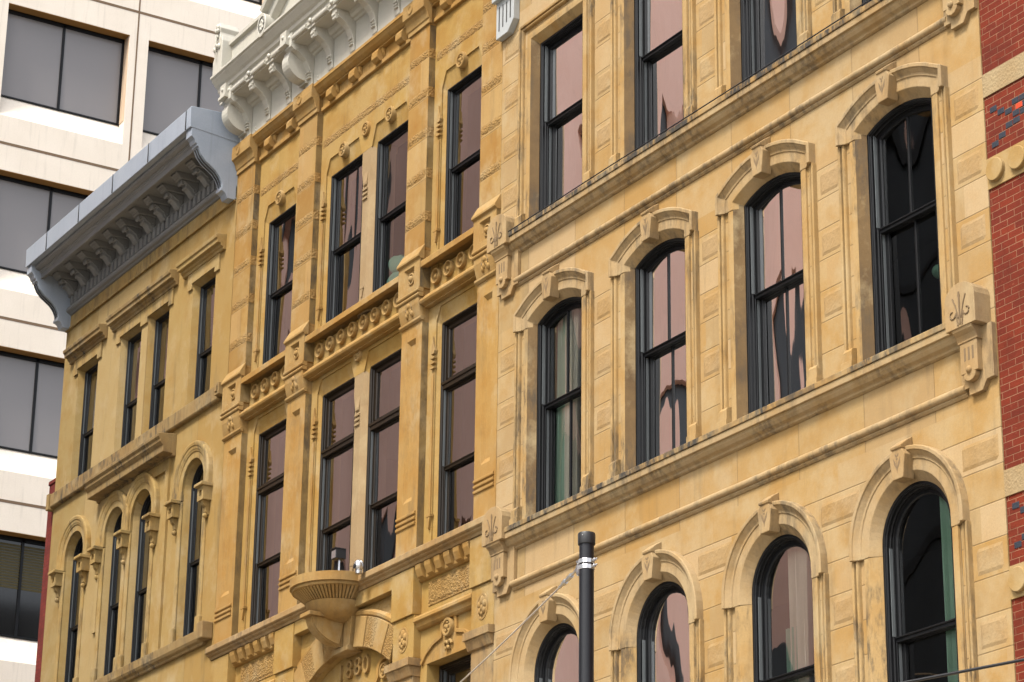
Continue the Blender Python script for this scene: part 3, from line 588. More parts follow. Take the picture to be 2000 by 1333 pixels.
# sill, bullseye frieze
for z0 in (16.15,):
    for j, (a, b) in enumerate(BAY):
        k = MB(); k.px([(.4, 16.24), (-.06, 16.19), (-.07, 16.18), (-.07, 16.09), (.06, 16.11), (.06, 16.13), (.4, 16.14)], a+.03, b-.03)
        s = k.build('sill', ST['m_trim'], M, bevel=.006)
        k = MB(); z = 15.60
        k.px([(YW, z+.09), (.03, z+.085), (-.0, z+.05), (-.0, z+.035), (-.03, z+.025), (-.055, z+.0), (-.06, z-.03), (-.045, z-.06), (.0, z-.075), (.03, z-.08), (.03, z-.10), (YW, z-.10)], a+.0, b-.0)
        k.build('frieze_moulding', ST['m_trim'], M, bevel=.004)
        n = 8 if b-a > 2.5 else 4; c0 = (a+b)/2-.356*(n-1)/2
        for i in range(n):
            k = MB(); cx = c0+i*.356; y = YW
            k.lathe_y(cx, 15.915, [(.118, y+.01), (.122, y-.05), (.112, y-.066), (.096, y-.062), (.084, y-.012), (.07, y-.004), (.048, y-.004), (.044, y-.035), (.026, y-.06), (.004, y-.066)], 24, .95, 1.0)
            k.build('bullseye', ST['m_carved'], M, smooth=True)
# lower sill band
k = MB(); SB = [(.4, 11.92), (-.10, 11.90), (-.125, 11.885), (-.13, 11.80), (-.115, 11.785), (-.095, 11.78), (-.085, 11.755), (-.05, 11.735), (-.035, 11.70), (-.0, 11.695), (.4, 11.695)]
k.px(SB, MX0-.03, MX1-.02); k.build('sill_course', ST['m_sill'], M, bevel=.008)
# storey below: wall, piers, panels, arch
k = MB(); AR, ACZ, AX = 2.38, 10.95-2.38, -33.0
archh = [(AX-1.55, 7.0)]+arc(AX, ACZ, AR, PI/2+.708, PI/2-.708, 18)+[(AX+1.55, 7.0)]
winL = (-36.58, -35.36); winRr = (-30.72, -29.50)
wl = lambda w: [(w[0], 7.0), (w[0], 10.30), (w[1], 10.30), (w[1], 7.0)]
out = strip(MX0, MX1, 0, 11.5); hs = [archh, wl(winL), wl(winRr)]
k.wall(out, hs, YW); k.loft(out, out, YW, .55); k.wall(out, hs, .55)
for h in hs: k.loft(h, h, YW, .55)
k.build('wall', ST['m_wall'], M)
k = MB(); k.wall([(p[0], p[1]) for p in archh], [], .20); k.build('tympanum', ST['m_wall'], M)
for a, b in PIL:
    k = MB(); k.box(a-.02, b+.0, -.035, YW+.01, 11.02, 11.68); k.box(a+.0, b+.0, -.004, YW+.01, 10.42, 11.015); k.build('pier', ST['m_wall'], M, bevel=.006)
    k = MB(); k.box(a-.06, b+.03, -.10, YW, 10.30, 10.41); k.px([(-.08, 10.30), (-.05, 10.22), (-.03, 10.17), (-.0, 10.16), (YW, 10.16), (YW, 10.30)], a-.04, b+.01); k.box(a, b, .0, YW, 7, 10.16)
    k.build('pier_capital', ST['m_sill'], M, bevel=.006)
# moulded panels either side
for j in (0, 2):
    a, b = BAY[j]
    k = MB(); k.px([(YW, 11.69), (-.02, 11.69), (.01, 11.66), (.045, 11.60), (.05, 11.50), (.07, 11.48), (YW, 11.47)], a, b); o = k.build('dentil_cove', ST['m_trim'], M, bevel=.004)
    n = 6
    for i in range(n):
        k = MB(); c = a+(b-a)*(i+.5)/n; k.px([(.05, 11.685), (-.045, 11.685), (-.04, 11.62), (.0, 11.52), (.05, 11.49)], c-.075, c+.075); k.build('dentil', ST['m_trim'], o, bevel=.005)
    k = MB(); k.rough(a+.22, b-.12, 11.12, 11.42, YW-.012, .008, .035); k.box(a+.2, b-.1, YW-.01, YW+.01, 11.10, 11.44); k.build('rough_panel', ST['m_rough'], M)
    k = MB(); k.px([(YW, 10.99), (-.0, 10.975), (-.02, 10.94), (-.02, 10.90), (.02, 10.88), (.03, 10.83), (.06, 10.80), (YW, 10.79)], a, b); k.build('string_course', ST['m_trim'], M, bevel=.006)
    # gable head of the window below
    c = (WM[0 if j == 0 else 3][0]+WM[0 if j == 0 else 3][1])/2
    P = [(c-.72, 10.30), (c-.60, 10.42), (c-.40, 10.52), (c-.18, 10.57), (c-.17, 10.68)]+arc(c, 10.70, .17, PI, 0, 8)+[(c+.17, 10.68), (c+.18, 10.57), (c+.40, 10.52), (c+.60, 10.42), (c+.72, 10.30)]
    k = MB(); k.sweep(P, [(0, YW+.1), (0, YW-.035), (.05, YW-.035), (.05, YW+.1)]); k.wall(P, [], YW+.04 if False else YW-.004)
    k.build('gable_head', ST['m_trim'], M, bevel=.005)
    roundel(c, 10.68, YW-.02, .13)
    k = MB()
    for sx in (-1, 1): k.tube([(c+sx*(.05+.05*math.cos(t)), YW-.03, 10.44+.05*math.sin(t)) for t in [i*.7 for i in range(8)]], .022, 8)
    k.build('carved_scroll', ST['m_carved'], M, smooth=True)
    w = winL if j == 0 else winRr
    sash_window(M, (w[0]+w[1])/2, (w[1]-w[0])/2, 7.0, 10.28, 0, .30, 8.8, frame=FRAMEB, gl=GLASSM)
# leaf medallions on the piers
for a, b in PIL[2:]+PIL[:2]:
    c = (a+b)/2; k = MB(); k.lathe_y(c, 10.72, [(.17, -.004), (.17, -.012), (.145, -.012), (.14, -.005)], 24, .85, 1.05); o = k.build('leaf_medallion', ST['m_carved'], M, smooth=True)
    q = MB()
    for n, (dx, dz, r) in enumerate(((0, .08, .07), (-.06, .03, .055), (.06, .03, .055), (-.05, -.06, .05), (.05, -.06, .05), (0, -.02, .05), (0, -.1, .035))): q.ball((c+dx, -.005, 10.72+dz), r*.7, .035, r, 8, 6)
    q.build('carved_leaf', ST['m_carved'], o, smooth=True)
# voussoir arch
n = 10
for i in range(n):
    a0, a1 = PI/2+.62-i*1.24/n, PI/2+.62-(i+1)*1.24/n
    if abs((a0+a1)/2-PI/2) < .09: continue
    q = arc(AX, ACZ, AR+.002, a0-.002, a1+.002, 4)+arc(AX, ACZ, AR+.44, a1+.002, a0-.002, 4)
    if max(p[0] for p in q) > -31.45 or min(p[0] for p in q) < -34.6: 
        q = [(min(max(x, -34.56), -31.49), z) for x, z in q]
    k = MB(); k.py(q, .015 if i % 2 else .008, .30); k.build('rough_voussoir' if i % 2 else 'voussoir', ST['m_rough' if i % 2 else 'm_carved'], M, bevel=.008)
k = MB(); k.sweep(arc(AX, ACZ, AR+.45, PI/2+.55, PI/2-.55, 20), [(0, YW), (0, .05), (.02, .035), (.06, .03), (.10, .06), (.10, YW)]); k.build('hood_mould', ST['m_trim'], M)
k = MB(); k.box(-34.54, -31.50, -.02, YW, 11.50, 11.693); k.rough(-34.5, -31.52, 11.30, 11.49, YW-.006, .008, .05); k.build('frieze_panel', ST['m_wall'], M, bevel=.006)
# keystone, scroll console and bowl balcony
bx = -33.05
k = MB(); k.py([(bx-.20, 10.93), (bx-.28, 11.68), (bx+.36, 11.68), (bx+.27, 10.93)], -.02, YW); k.py([(bx-.2, 10.905), (bx-.2, 10.98), (bx+.28, 10.98), (bx+.28, 10.905)], -.05, .25)
o = k.build('keystone', ST['m_carved'], M, bevel=.01)
sc = [(-.02, 10.99)]+[(-.06-.48*math.sin(t*PI/2/9)**1.3, 10.99+.38*(1-math.cos(t*PI/2/9))) for t in range(10)]+[(-.54, 11.38), (-.02, 11.38)]
k = MB(); k.px(sc, bx-.08, bx+.08); k.px([(y*.93-.03, z+.02) for y, z in sc][1:-1]+[(-.02, 11.37)], bx-.115, bx-.08); k.px([(y*.93-.03, z+.02) for y, z in sc][1:-1]+[(-.02, 11.37)], bx+.08, bx+.115)
k.box(bx-.155, bx+.155, -.60, -.02, 11.37, 11.43); k.build('scroll_console', ST['m_carved'], o, bevel=.008)
bowl = MB(); bowl.lathe_z(bx, -.08, [(.04, 11.325), (.15, 11.332), (.27, 11.36), (.36, 11.41), (.42, 11.48), (.445, 11.55), (.455, 11.57), (.46, 11.595), (.43, 11.60), (.42, 11.605), (.55, 11.745), (.60, 11.75), (.66, 11.755), (.665, 11.775), (.66, 11.80), (.695, 11.805), (.70, 11.93), (.67, 11.94), (.64, 11.94), (.62, 11.86), (.02, 11.84)], 48)
b_ = bowl.build('bowl_balcony', ST['m_carved'], M, smooth=True)
for i in range(34):
    a = -PI*(i+.5)/34; ca, sa = math.cos(a), math.sin(a); tx, ty = -sa, ca
    pts = []; k = MB()
    for r, z, w in ((.463, 11.600, .014), (.640, 11.755, .021)):
        for s in (-1, 1): pts.append((bx+ca*r+tx*w*s, -.08+sa*r+ty*w*s, z))
        for s in (1, -1): pts.append((bx+ca*(r-.05)+tx*w*s, -.08+sa*(r-.05)+ty*w*s, z))
    k.add(pts, [(0, 1, 2, 3), (7, 6, 5, 4), (0, 4, 5, 1), (1, 5, 6, 2), (2, 6, 7, 3), (3, 7, 4, 0)]); k.build('flute', ST['m_carved'], b_, bevel=.004)
# date numerals on the tympanum, with pointed roundels
def digit(ch):
    fc = bpy.data.curves.new('date', 'FONT'); fc.body = ch; fc.size = .36; fc.space_character = 1.12; fc.extrude = .026; fc.offset = -.002; fc.bevel_depth = .0; fc.align_x = 'CENTER'
    o = bpy.data.objects.new('date_tmp', fc); COL.objects.link(o); dg = bpy.context.evaluated_depsgraph_get(); me = bpy.data.meshes.new_from_object(o.evaluated_get(dg)); bpy.data.objects.remove(o); return me
for i_, ch_ in enumerate('1880'):
    me = digit(ch_); me.name = 'date_numeral'; dn = bpy.data.objects.new('date_numeral', me); COL.objects.link(dn); me.materials.clear(); me.materials.append(ST['m_carved']); dn.parent = M
    dn.rotation_euler = (PI/2, 0, 0); dn.location = (-33.36+.255*i_, .182, 10.555+(.012, .03, .03, .012)[i_]); dn.scale = (1.15, 1.05, 1)
for cx, zc in ((-32.02, 10.48), (-34.05, 10.25), (-33.1, 10.1)):
    k = MB(); k.sweep([(cx-.35, zc-.32), (cx-.17, zc-.05)]+arc(cx, zc, .17, PI, 0, 8)+[(cx+.17, zc-.05), (cx+.35, zc-.32)], [(0, .22), (0, .15), (.05, .14), (.05, .22)]); k.build('gable_head', ST['m_trim'], M)
    if cx != -33.1: roundel(cx, zc, .175, .12)

# ---- white pressed-metal cornice
k = MB()
k.px([(.09, 20.52), (-.012, 20.52), (-.012, 21.08), (-.04, 21.09), (-.06, 21.12), (-.10, 21.13), (-.13, 21.17), (-.15, 21.23), (.3, 21.23)], MX0, MX1)
k.px([(.3, 21.23), (-.40, 21.23), (-.40, 21.28), (-.42, 21.285), (-.42, 21.36), (-.40, 21.37), (-.40, 21.42), (-.44, 21.44), (-.45, 21.50), (-.49, 21.53), (-.56, 21.62), (-.57, 21.65), (-.60, 21.66), (-.60, 21.70), (.3, 21.75)], MX0-.05, MX1+.0)
k.px([(.3, 21.75), (-.36, 21.73), (-.36, 22.22), (-.42, 22.23), (-.42, 22.30), (-.36, 22.31), (.3, 22.31)], MX0+.20, MX1)
wc = k.build('metal_cornice', WHITE, M, bevel=.006)
BR = [(-.015, 20.58), (-.03, 20.60), (-.05, 20.72), (-.075, 20.84), (-.12, 20.94), (-.19, 21.02), (-.27, 21.07), (-.30, 21.085), (-.33, 21.11), (-.34, 21.15), (-.37, 21.16), (-.37, 21.23), (-.015, 21.23)]
def bracket(cx, w=.075):
    k = MB(); k.px(BR, cx-w, cx+w)
    for z, y in ((20.70, -.055), (20.745, -.06), (20.79, -.072)): k.px([(y+.03, z-.017), (y-.012, z-.014), (y-.02, z), (y-.012, z+.014), (y+.03, z+.017)], cx-w*.72, cx+w*.72)
    k.px([(-.28, 21.13), (-.33, 21.07), (-.355, 21.05), (-.375, 21.07), (-.37, 21.10), (-.39, 21.12), (-.39, 21.16), (-.3, 21.18)], cx-w*.72, cx+w*.72)
    k.build('cornice_bracket', WHITE, wc, bevel=.005)
def big(cx):
    k = MB(); w = .15
    k.px([(-.015, 20.55), (-.04, 20.60), (-.07, 20.80), (-.16, 20.98), (-.30, 21.09), (-.40, 21.13), (-.44, 21.16), (-.44, 21.40), (-.015, 21.40)], cx-w*.6, cx+w)
    disc = [(-.10-.33*math.cos(t), 20.97+.0-.30*math.sin(t)*1.0) for t in [PI*(-.15+.72*i/12) for i in range(13)]]
    k.px([(-.02, 21.14), (-.40, 21.14)]+disc+[(-.02, 20.66)], cx-w-.04, cx+w*.2)
    k.px([(-.02, 20.64), (-.10, 20.64), (-.10, 20.69), (-.02, 20.69)], cx-w-.05, cx+w*.25)
    k.box(cx-w, cx+w*.4, -.50, -.36, 21.22, 21.46); k.box(cx-w-.02, cx+w*.5, -.52, -.40, 21.20, 21.25); k.ball((cx-w*.3, -.50, 21.36), .035, .03, .035, 8, 6)
    for z, y in ((20.70, -.08), (20.745, -.085), (20.79, -.095)): k.px([(y+.05, z-.017), (y-.012, z-.014), (y-.02, z), (y-.012, z+.014), (y+.05, z+.017)], cx+w*.2, cx+w*.95)
    k.px([(-.28, 21.17), (-.36, 21.10), (-.40, 21.12), (-.42, 21.17), (-.3, 21.2)], cx+w*.2, cx+w*1.05)
    k.build('cornice_console', WHITE, wc, bevel=.006)
bc = [(a+b)/2 for a, b in PIL]
for c in bc: big(c)
for j, n in ((0, 2), (1, 4), (2, 2)):
    for i in range(n): bracket(bc[j]+(bc[j+1]-bc[j])*(i+1)/(n+1)+.04)
    k = MB()
    for i in range(n+1):
        c = bc[j]+(bc[j+1]-bc[j])*(i+.5)/(n+1)+.05; w = (bc[j+1]-bc[j])/(n+1)*.33
        k.px([(-.38, 21.25), (-.44, 21.25), (-.455, 21.27), (-.455, 21.31), (-.44, 21.33), (-.42, 21.33)], c-w, c+w); k.ball((c-w-.12, -.43, 21.335), .045, .035, .045, 10, 6)
    k.build('cornice_roll', WHITE, wc, smooth=True)
for c in (bc[0]+.30, bc[1]+.3, bc[2]+.3):
    k = MB(); k.ball((c, -.015, 20.60), .018, .014, .018, 8, 6); k.ball((c, -.015, 20.66), .012, .012, .035, 8, 6); k.build('drop', WHITE, wc, smooth=True)
# acroterion at the left end
k = MB(); ax = -37.33
k.py([(ax-.17, 21.70), (ax-.17, 22.0), (ax-.12, 22.08), (ax-.14, 22.18), (ax-.09, 22.25), (ax-.07, 22.42), (ax-.05, 22.5), (ax-.07, 22.58), (ax, 22.70), (ax+.07, 22.58), (ax+.05, 22.5), (ax+.08, 22.40), (ax+.13, 22.42), (ax+.17, 22.3), (ax+.17, 21.70)], -.55, -.20)
o = k.build('acroterion', WHITE, wc, bevel=.012)
q = MB()
for x, y, z, r in ((0, -.56, 22.6, .05), (-.035, -.58, 22.53, .035), (.03, -.58, 22.52, .035), (0, -.57, 22.42, .03), (-.08, -.56, 22.2, .045), (.07, -.56, 22.22, .045), (0, -.58, 22.24, .035)): q.ball((ax+x, y, z), r, r*.8, r*1.15, 10, 7)
q.tube([(ax, -.58, 22.45), (ax+.01, -.60, 22.25), (ax, -.57, 21.95)], .022, 8, .006); q.build('carved_leaf', WHITE, o, smooth=True)
# pediment with end roundels
px_, ph = -35.45, 2.45
k = MB()
for sx in (-1, 1):
    P = [(MC-.0, 23.75), (MC+sx*ph, 21.98)] if sx > 0 else [(MC-ph, 21.98), (MC, 23.75)]
    k.sweep(P, [(-.10, -.40), (-.06, -.50), (.0, -.52), (.0, -.46), (.12, -.50), (.13, -.60), (.20, -.62), (.20, -.30), (-.10, -.30)])
k.py([(MC-ph, 21.9), (MC, 23.70), (MC+ph, 21.9)], -.38, -.30); k.build('pediment', WHITE, wc, bevel=.006)
for sx in (-1, 1):
    c = MC+sx*ph-.05; k = MB(); z = 21.84
    k.lathe_y(c, z, [(.20, -.36), (.20, -.60), (.195, -.605), (.15, -.605), (.145, -.59), (.09, -.59), (.085, -.60), (.05, -.60), (.01, -.615)], 28, .8, 1.05); o = k.build('pediment_roundel', WHITE, wc, smooth=True)
    q = MB(); q.tube([(c+.8*(.12)*math.cos(t), -.606, z+.125*math.sin(t)) for t in [2*PI*i/16 for i in range(17)]], .006, 6); q.build('incised_ring', DKBLD, o)
    q = MB()
    for i in range(5): q.ball((c+.06*math.cos(i*1.26+.4), -.59, z+.075*math.sin(i*1.26+.4)), .03, .025, .035, 8, 6)
    q.build('carved_leaf', WHITE, o, smooth=True)

# ================================================================== LEFT building
L = thing('narrow_stone_building', 'buff sandstone building with heavy blue grey scroll bracketed cornice, leftmost of the stone fronts', 'building')
LX0, LX1 = -44.84, -37.43
shell(L, LX0, LX1, 20.6, floors=(8, 11.9, 15.9))
UP = [(-44.09, -43.14), (-42.11, -41.18), (-40.90, -39.99), (-39.03, -38.12)]
LO = [(-44.01, -43.14), (-42.19, -41.34), (-41.04, -40.16), (-38.93, -38.08)]
wallpart('wall', ST['l_wall'], L, LX0, LX1, 0, 15.75, [opening((a+b)/2, (b-a)/2, 12.15, 14.90, (b-a)/2, 14) for a, b in LO], depth=.32, splay=(.05, .12))
wallpart('wall', ST['l_wall'], L, LX0, LX1, 15.75, 20.6, [opening((a+b)/2, (b-a)/2, 16.3, 18.60) for a, b in UP], depth=.32, splay=(.05, .12))
for a, b in UP: sash_window(L, (a+b)/2, (b-a)/2-.05, 16.3, 18.55, 0, .115, 17.30, gl=GLASSL, ds=.5, ws=.62)
for a, b in LO: sash_window(L, (a+b)/2, (b-a)/2-.05, 12.15, 14.90, (b-a)/2-.05, .115, 13.62, gl=GLASSL, ds=.5, ws=.62)
# lintel bands with lugs, and hoods
for ws, hw in (((0, 0), .85), ((1, 2), 1.40), ((3, 3), .81)):
    x0, x1 = UP[ws[0]][0], UP[ws[1]][1]; c = (x0+x1)/2
    k = MB(); out = [(x0-.17, 18.50), (x0-.17, 18.80), (x1+.17, 18.80), (x1+.17, 18.50), (x1-.0, 18.50), (x1, 18.60)]
    if ws[0] != ws[1]:
        m0, m1 = UP[1][1], UP[2][0]; out += [(m1, 18.60), (m1, 18.50), (m0, 18.50), (m0, 18.60)]
    out += [(x0, 18.60), (x0, 18.50)]
    k.py(out, -.035, .0); k.build('lugged_lintel', ST['l_trim'], L, bevel=.006)
    k = MB(); pr = [(.0, 18.80), (-.05, 18.80), (-.055, 18.84), (-.09, 18.86), (-.10, 18.90), (-.16, 18.905), (-.165, 18.97), (-.19, 18.985), (-.20, 19.04), (-.17, 19.06), (.0, 19.08)]
    k.px(pr, c-hw, c+hw); k.build('window_hood', ST['l_sooty'] if ws[0] != 3 else ST['l_trim'], L, bevel=.008)
# sill bands
k = MB(); k.px([(.02, 16.08), (-.07, 16.085), (-.085, 16.10), (-.085, 16.26), (-.10, 16.27), (-.10, 16.36), (.30, 16.38)] if False else [(.02, 16.08), (-.07, 16.085), (-.085, 16.11), (-.09, 16.34), (-.06, 16.36), (.02, 16.37)], LX0+.02, LX1-.18); k.build('sill_course', ST['l_sooty'], L, bevel=.008)
k = MB(); k.box(-37.62, -37.46, -.14, .0, 16.13, 16.34); k.box(-37.58, -37.5, -.16, -.14, 16.18, 16.29); k.build('sill_block', ST['l_sooty'], L, bevel=.01)
k = MB(); k.box(LX0-.10, LX0+.018, -.12, .10, 16.05, 16.36); k.build('sill_block', ST['l_sooty'], L, bevel=.012)
k = MB(); k.px([(.02, 12.02), (-.05, 12.02), (-.06, 12.06), (-.10, 12.09), (-.12, 12.13), (-.13, 12.26), (.02, 12.28)], LX0+.02, LX1-.25); k.build('sill_course', ST['l_sooty'], L, bevel=.008)
k = MB(); k.box(-37.68, -37.46, -.20, .0, 12.06, 12.34); k.build('sill_block', ST['l_sooty'], L, bevel=.02)
# panel and hood over the middle arches
k = MB(); c = -40.97
hl = [(c-1.47, 14.70)]+[(c-1.47, 15.60), (c+1.47, 15.60), (c+1.47, 14.70)]
pk = opening((LO[1][0]+LO[1][1])/2, .70, 14.70, 14.90, .70, 12); qk = opening((LO[2][0]+LO[2][1])/2, .70, 14.70, 14.90, .70, 12)
k.box(c-1.47, c+1.47, -.045, .0, 15.42, 15.62); k.box(c-1.47, c-1.33, -.045, .0, 13.2, 15.42); k.box(c+1.33, c+1.47, -.045, .0, 12.28, 15.42); k.build('bay_panel', ST['l_wall'], L)
k = MB(); k.px([(.0, 15.60), (-.06, 15.60), (-.065, 15.64), (-.24, 15.645), (-.245, 15.76), (-.265, 15.775), (-.30, 15.82), (-.305, 15.86), (-.34, 15.90), (-.345, 15.95), (-.30, 15.97), (.0, 16.0)], c-1.63, c+1.63); k.build('window_hood', ST['l_sooty'], L, bevel=.01)
# round-arch hood moulds on corbels
AH = [(-.004, .02), (-.004, -.04), (.10, -.043), (.11, -.058), (.13, -.062), (.15, -.072), (.19, -.078), (.205, -.09), (.245, -.096), (.272, -.09), (.28, -.07), (.28, .02), (.2, .02)]
for i, (a, b) in enumerate(LO):
    c, h = (a+b)/2, (b-a)/2; k = MB(); P = opening(c, h, 14.70, 14.90, h, 16); k.sweep([P[0]]+P[1:-1]+[P[-1]], AH); ah = k.build('arch_hood', ST['l_trim'], L, bevel=.006)
    jm = MB()
    for sx in (-1, 1):
        jm.box(*sorted((c+sx*(h-.006), c+sx*(h+.13))), -.03, .015, 12.27, 14.695)
        jm.box(*sorted((c+sx*(h-.012), c+sx*(h+.16))), -.06, .015, 12.27, 12.55)
    jm.build('window_jamb', ST['l_trim'], ah, bevel=.02)
cor = [LO[0][0]-.17, LO[0][1]+.17, LO[1][0]-.17, (LO[1][1]+LO[2][0])/2, LO[2][1]+.17, LO[3][0]-.17, LO[3][1]+.17]
for x in cor:
    k = MB(); k.px([(.0, 14.72), (-.20, 14.72), (-.21, 14.70), (-.21, 14.665), (-.155, 14.66), (.0, 14.66)], x-.15, x+.15)
    out = strip(x-.115, x+.115, 14.43, 14.66); hq = [(x-.05, 14.50), (x-.05, 14.60), (x+.05, 14.60), (x+.05, 14.50)]; k.wall(out, [hq], -.155); k.loft(out, out, -.155, .0); k.loft(hq, hq, -.155, -.10); k.wall(hq, [], -.10)
    k.px([(.0, 14.43), (-.13, 14.43), (-.11, 14.36), (-.07, 14.32), (-.06, 14.25), (-.02, 14.20), (.0, 14.2)], x-.05, x+.05); k.ball((x, -.05, 14.19), .04, .05, .045, 10, 7)
    k.build('corbel', ST['l_trim'], L, bevel=.006)
# metal cornice
k = MB(); k.px([(-.0, 20.62), (-.90, 20.70), (-.92, 20.70), (-.93, 21.06), (-.90, 21.09), (.4, 21.14)], LX0-.02, LX1-.015)
lc = k.build('metal_cornice', LEAD, L, bevel=.01)
k = MB()
for i in range(5): k.box(LX0+1.02+i*1.55, LX0+1.035+i*1.55, -.937, -.92, 20.70, 21.06)
k.build('flashing_seam', DKBLD, lc)
k = MB(); k.px([(-.02, 20.68), (-.80, 20.695), (-.82, 20.67), (-.80, 20.63), (-.75, 20.605), (-.72, 20.60), (-.72, 20.58), (-.70, 20.572), (-.69, 20.55), (-.68, 20.545), (-.68, 20.45), (-.63, 20.45), (-.63, 20.55), (-.02, 20.55)], LX0+.20, LX1-.20)
k.px([(-.02, 20.55), (-.05, 20.55), (-.05, 19.99), (-.02, 19.99)], LX0+.2, LX1-.2)
k.build('cornice_moulding', GREYP, lc, bevel=.006)
k = MB(); k.px([(-.0, 19.99), (-.10, 19.99), (-.115, 19.975), (-.115, 19.95), (-.13, 19.945), (-.13, 19.91), (-.11, 19.885), (-.07, 19.87), (-.05, 19.845), (-.02, 19.835), (.0, 19.835)], LX0+.2, LX1-.2); k.px([(-.02, 20.22), (-.105, 20.22), (-.105, 20.19), (-.02, 20.19)], LX0+.2, LX1-.2); k.build('bed_moulding', GREYP, lc, bevel=.005)
n = 36
for i in range(n):
    k = MB(); c = LX0+.3+(LX1-LX0-.6)*(i+.5)/n; k.box(c-.05, c+.05, -.115, -.045, 19.995, 20.185); k.build('dentil', GREYP, lc, bevel=.004)
def lbr(cx):
    k = MB(); w = .10
    k.px([(-.05, 20.45), (-.50, 20.45), (-.50, 20.41), (-.47, 20.40), (-.455, 20.375), (-.43, 20.37), (-.42, 20.345), (-.40, 20.335), (-.05, 20.335)], cx-w-.02, cx+w+.02)
    roll = [(-.335-.05*math.cos(t), 20.27+.05*math.sin(t)) for t in [PI*(-.35)+PI*1.25*i/8 for i in range(9)]]
    body = [(-.05, 20.335), (-.36, 20.335)]+[(-.385, 20.30), (-.385, 20.26), (-.36, 20.235), (-.335, 20.245), (-.325, 20.27), (-.30, 20.27), (-.285, 20.24), (-.30, 20.215), (-.29, 20.19), (-.25, 20.18), (-.21, 20.15), (-.17, 20.09), (-.13, 20.06), (-.09, 20.07), (-.065, 20.11), (-.05, 20.16)]
    k.px(body, cx-w*.8, cx+w*.8)
    o = k.build('scroll_bracket', GREYP, lc, bevel=.01)
    q = MB()
    for s in (-1, 1):
        xx = cx+s*w*.82
        q.tube([(xx, -.11+.05*(1-i*.07)*math.cos(PI*.5+i*.6), 20.17+.05*(1-i*.07)*math.sin(PI*.5+i*.6)) for i in range(10)], .010, 6)
        q.tube([(xx, -.34, 20.31), (xx, -.26, 20.27), (xx, -.2, 20.22), (xx, -.15, 20.2)], .012, 6)
    q.build('scroll_line', GREYP, o, smooth=True)
    return o
proto = lbr(-44.42); proto.location.z = .10
for i in range(1, 11):
    b = proto.copy(); b.location.x = i*.601; COL.objects.link(b); b.parent = lc
    for ch in proto.children: d = ch.copy(); COL.objects.link(d); d.parent = b
for xa, xb in ((LX0-.01, LX0+.21), (LX1-.235, LX1-.02)):
    sc = [(-.0, 20.695), (-.885, 20.695), (-.885, 20.545), (-.86, 20.54), (-.82, 20.50), (-.80, 20.44), (-.77, 20.43), (-.77, 20.39), (-.74, 20.385), (-.72, 20.33), (-.68, 20.25), (-.60, 20.16), (-.50, 20.09), (-.40, 20.02), (-.33, 19.94), (-.28, 19.84), (-.27, 19.76), (-.29, 19.75), (-.29, 19.70), (-.25, 19.69), (-.21, 19.66), (-.19, 19.62), (-.17, 19.58), (-.0, 19.58)]
    k = MB(); k.px(sc, xa, xb); o = k.build('cornice_end_console', LEAD, lc, bevel=.006)
    q = MB()
    for fx in (.33, .67):
        xx = xa+(xb-xa)*fx; q.tube([(xx, y-.002, z-.006) for y, z in [(-.745, 20.37), (-.72, 20.325), (-.68, 20.245), (-.60, 20.155), (-.50, 20.085), (-.40, 20.015), (-.335, 19.935), (-.285, 19.84), (-.275, 19.79)]], .013, 8)
    q.build('groove', DKBLD, o, smooth=True)
k = MB(); k.box(LX0, LX1-.02, -.025, .0, 19.62, 19.835); k.box(LX0, LX1-.02, -.045, .0, 19.565, 19.61); k.build('stone_frieze', ST['l_trim'], L, bevel=.006)

# ================================================================== brick neighbours
Lb = thing('brick_party_wall', 'narrow strip of red painted brick wall at the left end of the stone fronts', 'wall')
k = MB(); k.box(-45.18, -44.845, .02, 6.0, 0, 16.62); k.build('wall', BRICKL, Lb); k = MB(); k.box(-45.20, -44.846, .0, 6.0, 16.62, 16.70); k.build('coping', BRICKL, Lb, bevel=.01)
B = thing('red_brick_building', 'red brick building with tan stone bands and blue glazed brick diamonds, at the right edge', 'building')
BX0, BX1 = -18.95, -6.0
k = MB(); k.box(BX0, BX1, .012, 9, 0, 24); k.build('wall', BRICKR, B)
for z0, z1, mt, nm in ((13.90, 14.16, TROUGH, 'stone_band'), (9.57, 9.84, TROUGH, 'stone_band'), (12.86, 13.20, TSTONE, 'disc_band'), (8.53, 8.86, TSTONE, 'disc_band'), (17.2, 17.5, TSTONE, 'disc_band')):
    k = MB(); k.box(BX0+.0, BX1-.01, -.004, .03, z0, z1); o = k.build(nm, mt, B)
    if nm == 'disc_band':
        x = -18.80
        while x < -14:
            q = MB(); q.lathe_y(x, (z0+z1)/2+.0, [(.125, .0), (.125, -.045), (.118, -.052), (.01, -.05)], 24); q.build('stone_disc', TSTONE, o, smooth=True); x += .34
hb, hh = .112, .075
for zc in (13.50, 9.19):
    z0 = round(zc/.075)*.075; bxx = -18.37
    for i, j in [(-4, 2.5), (-3, 1.6), (-2, 1), (-1, .2), (-4, -2.8), (-3, -2), (-2, -1), (-1, -.9), (0, 0), (1, 0), (-1, 2), (0, 2), (2, 1), (3, 2), (4, 3), (2, -1), (3, -2), (4, -3), (0, 1), (1, -1)]:
        q = MB(); q.box(bxx+i*hb-.05, bxx+i*hb+.05, .006, .03, z0+j*hh+.006, z0+j*hh+hh-.006); q.build('blue_brick', BLUEB, B, bevel=.003)
    q = MB(); q.box(bxx-.5*hb-.05, bxx-.5*hb+.05, .0045, .03, z0+1.0*hh+.008, z0+2*hh-.008); q.build('orange_brick', REDB, B, bevel=.003)

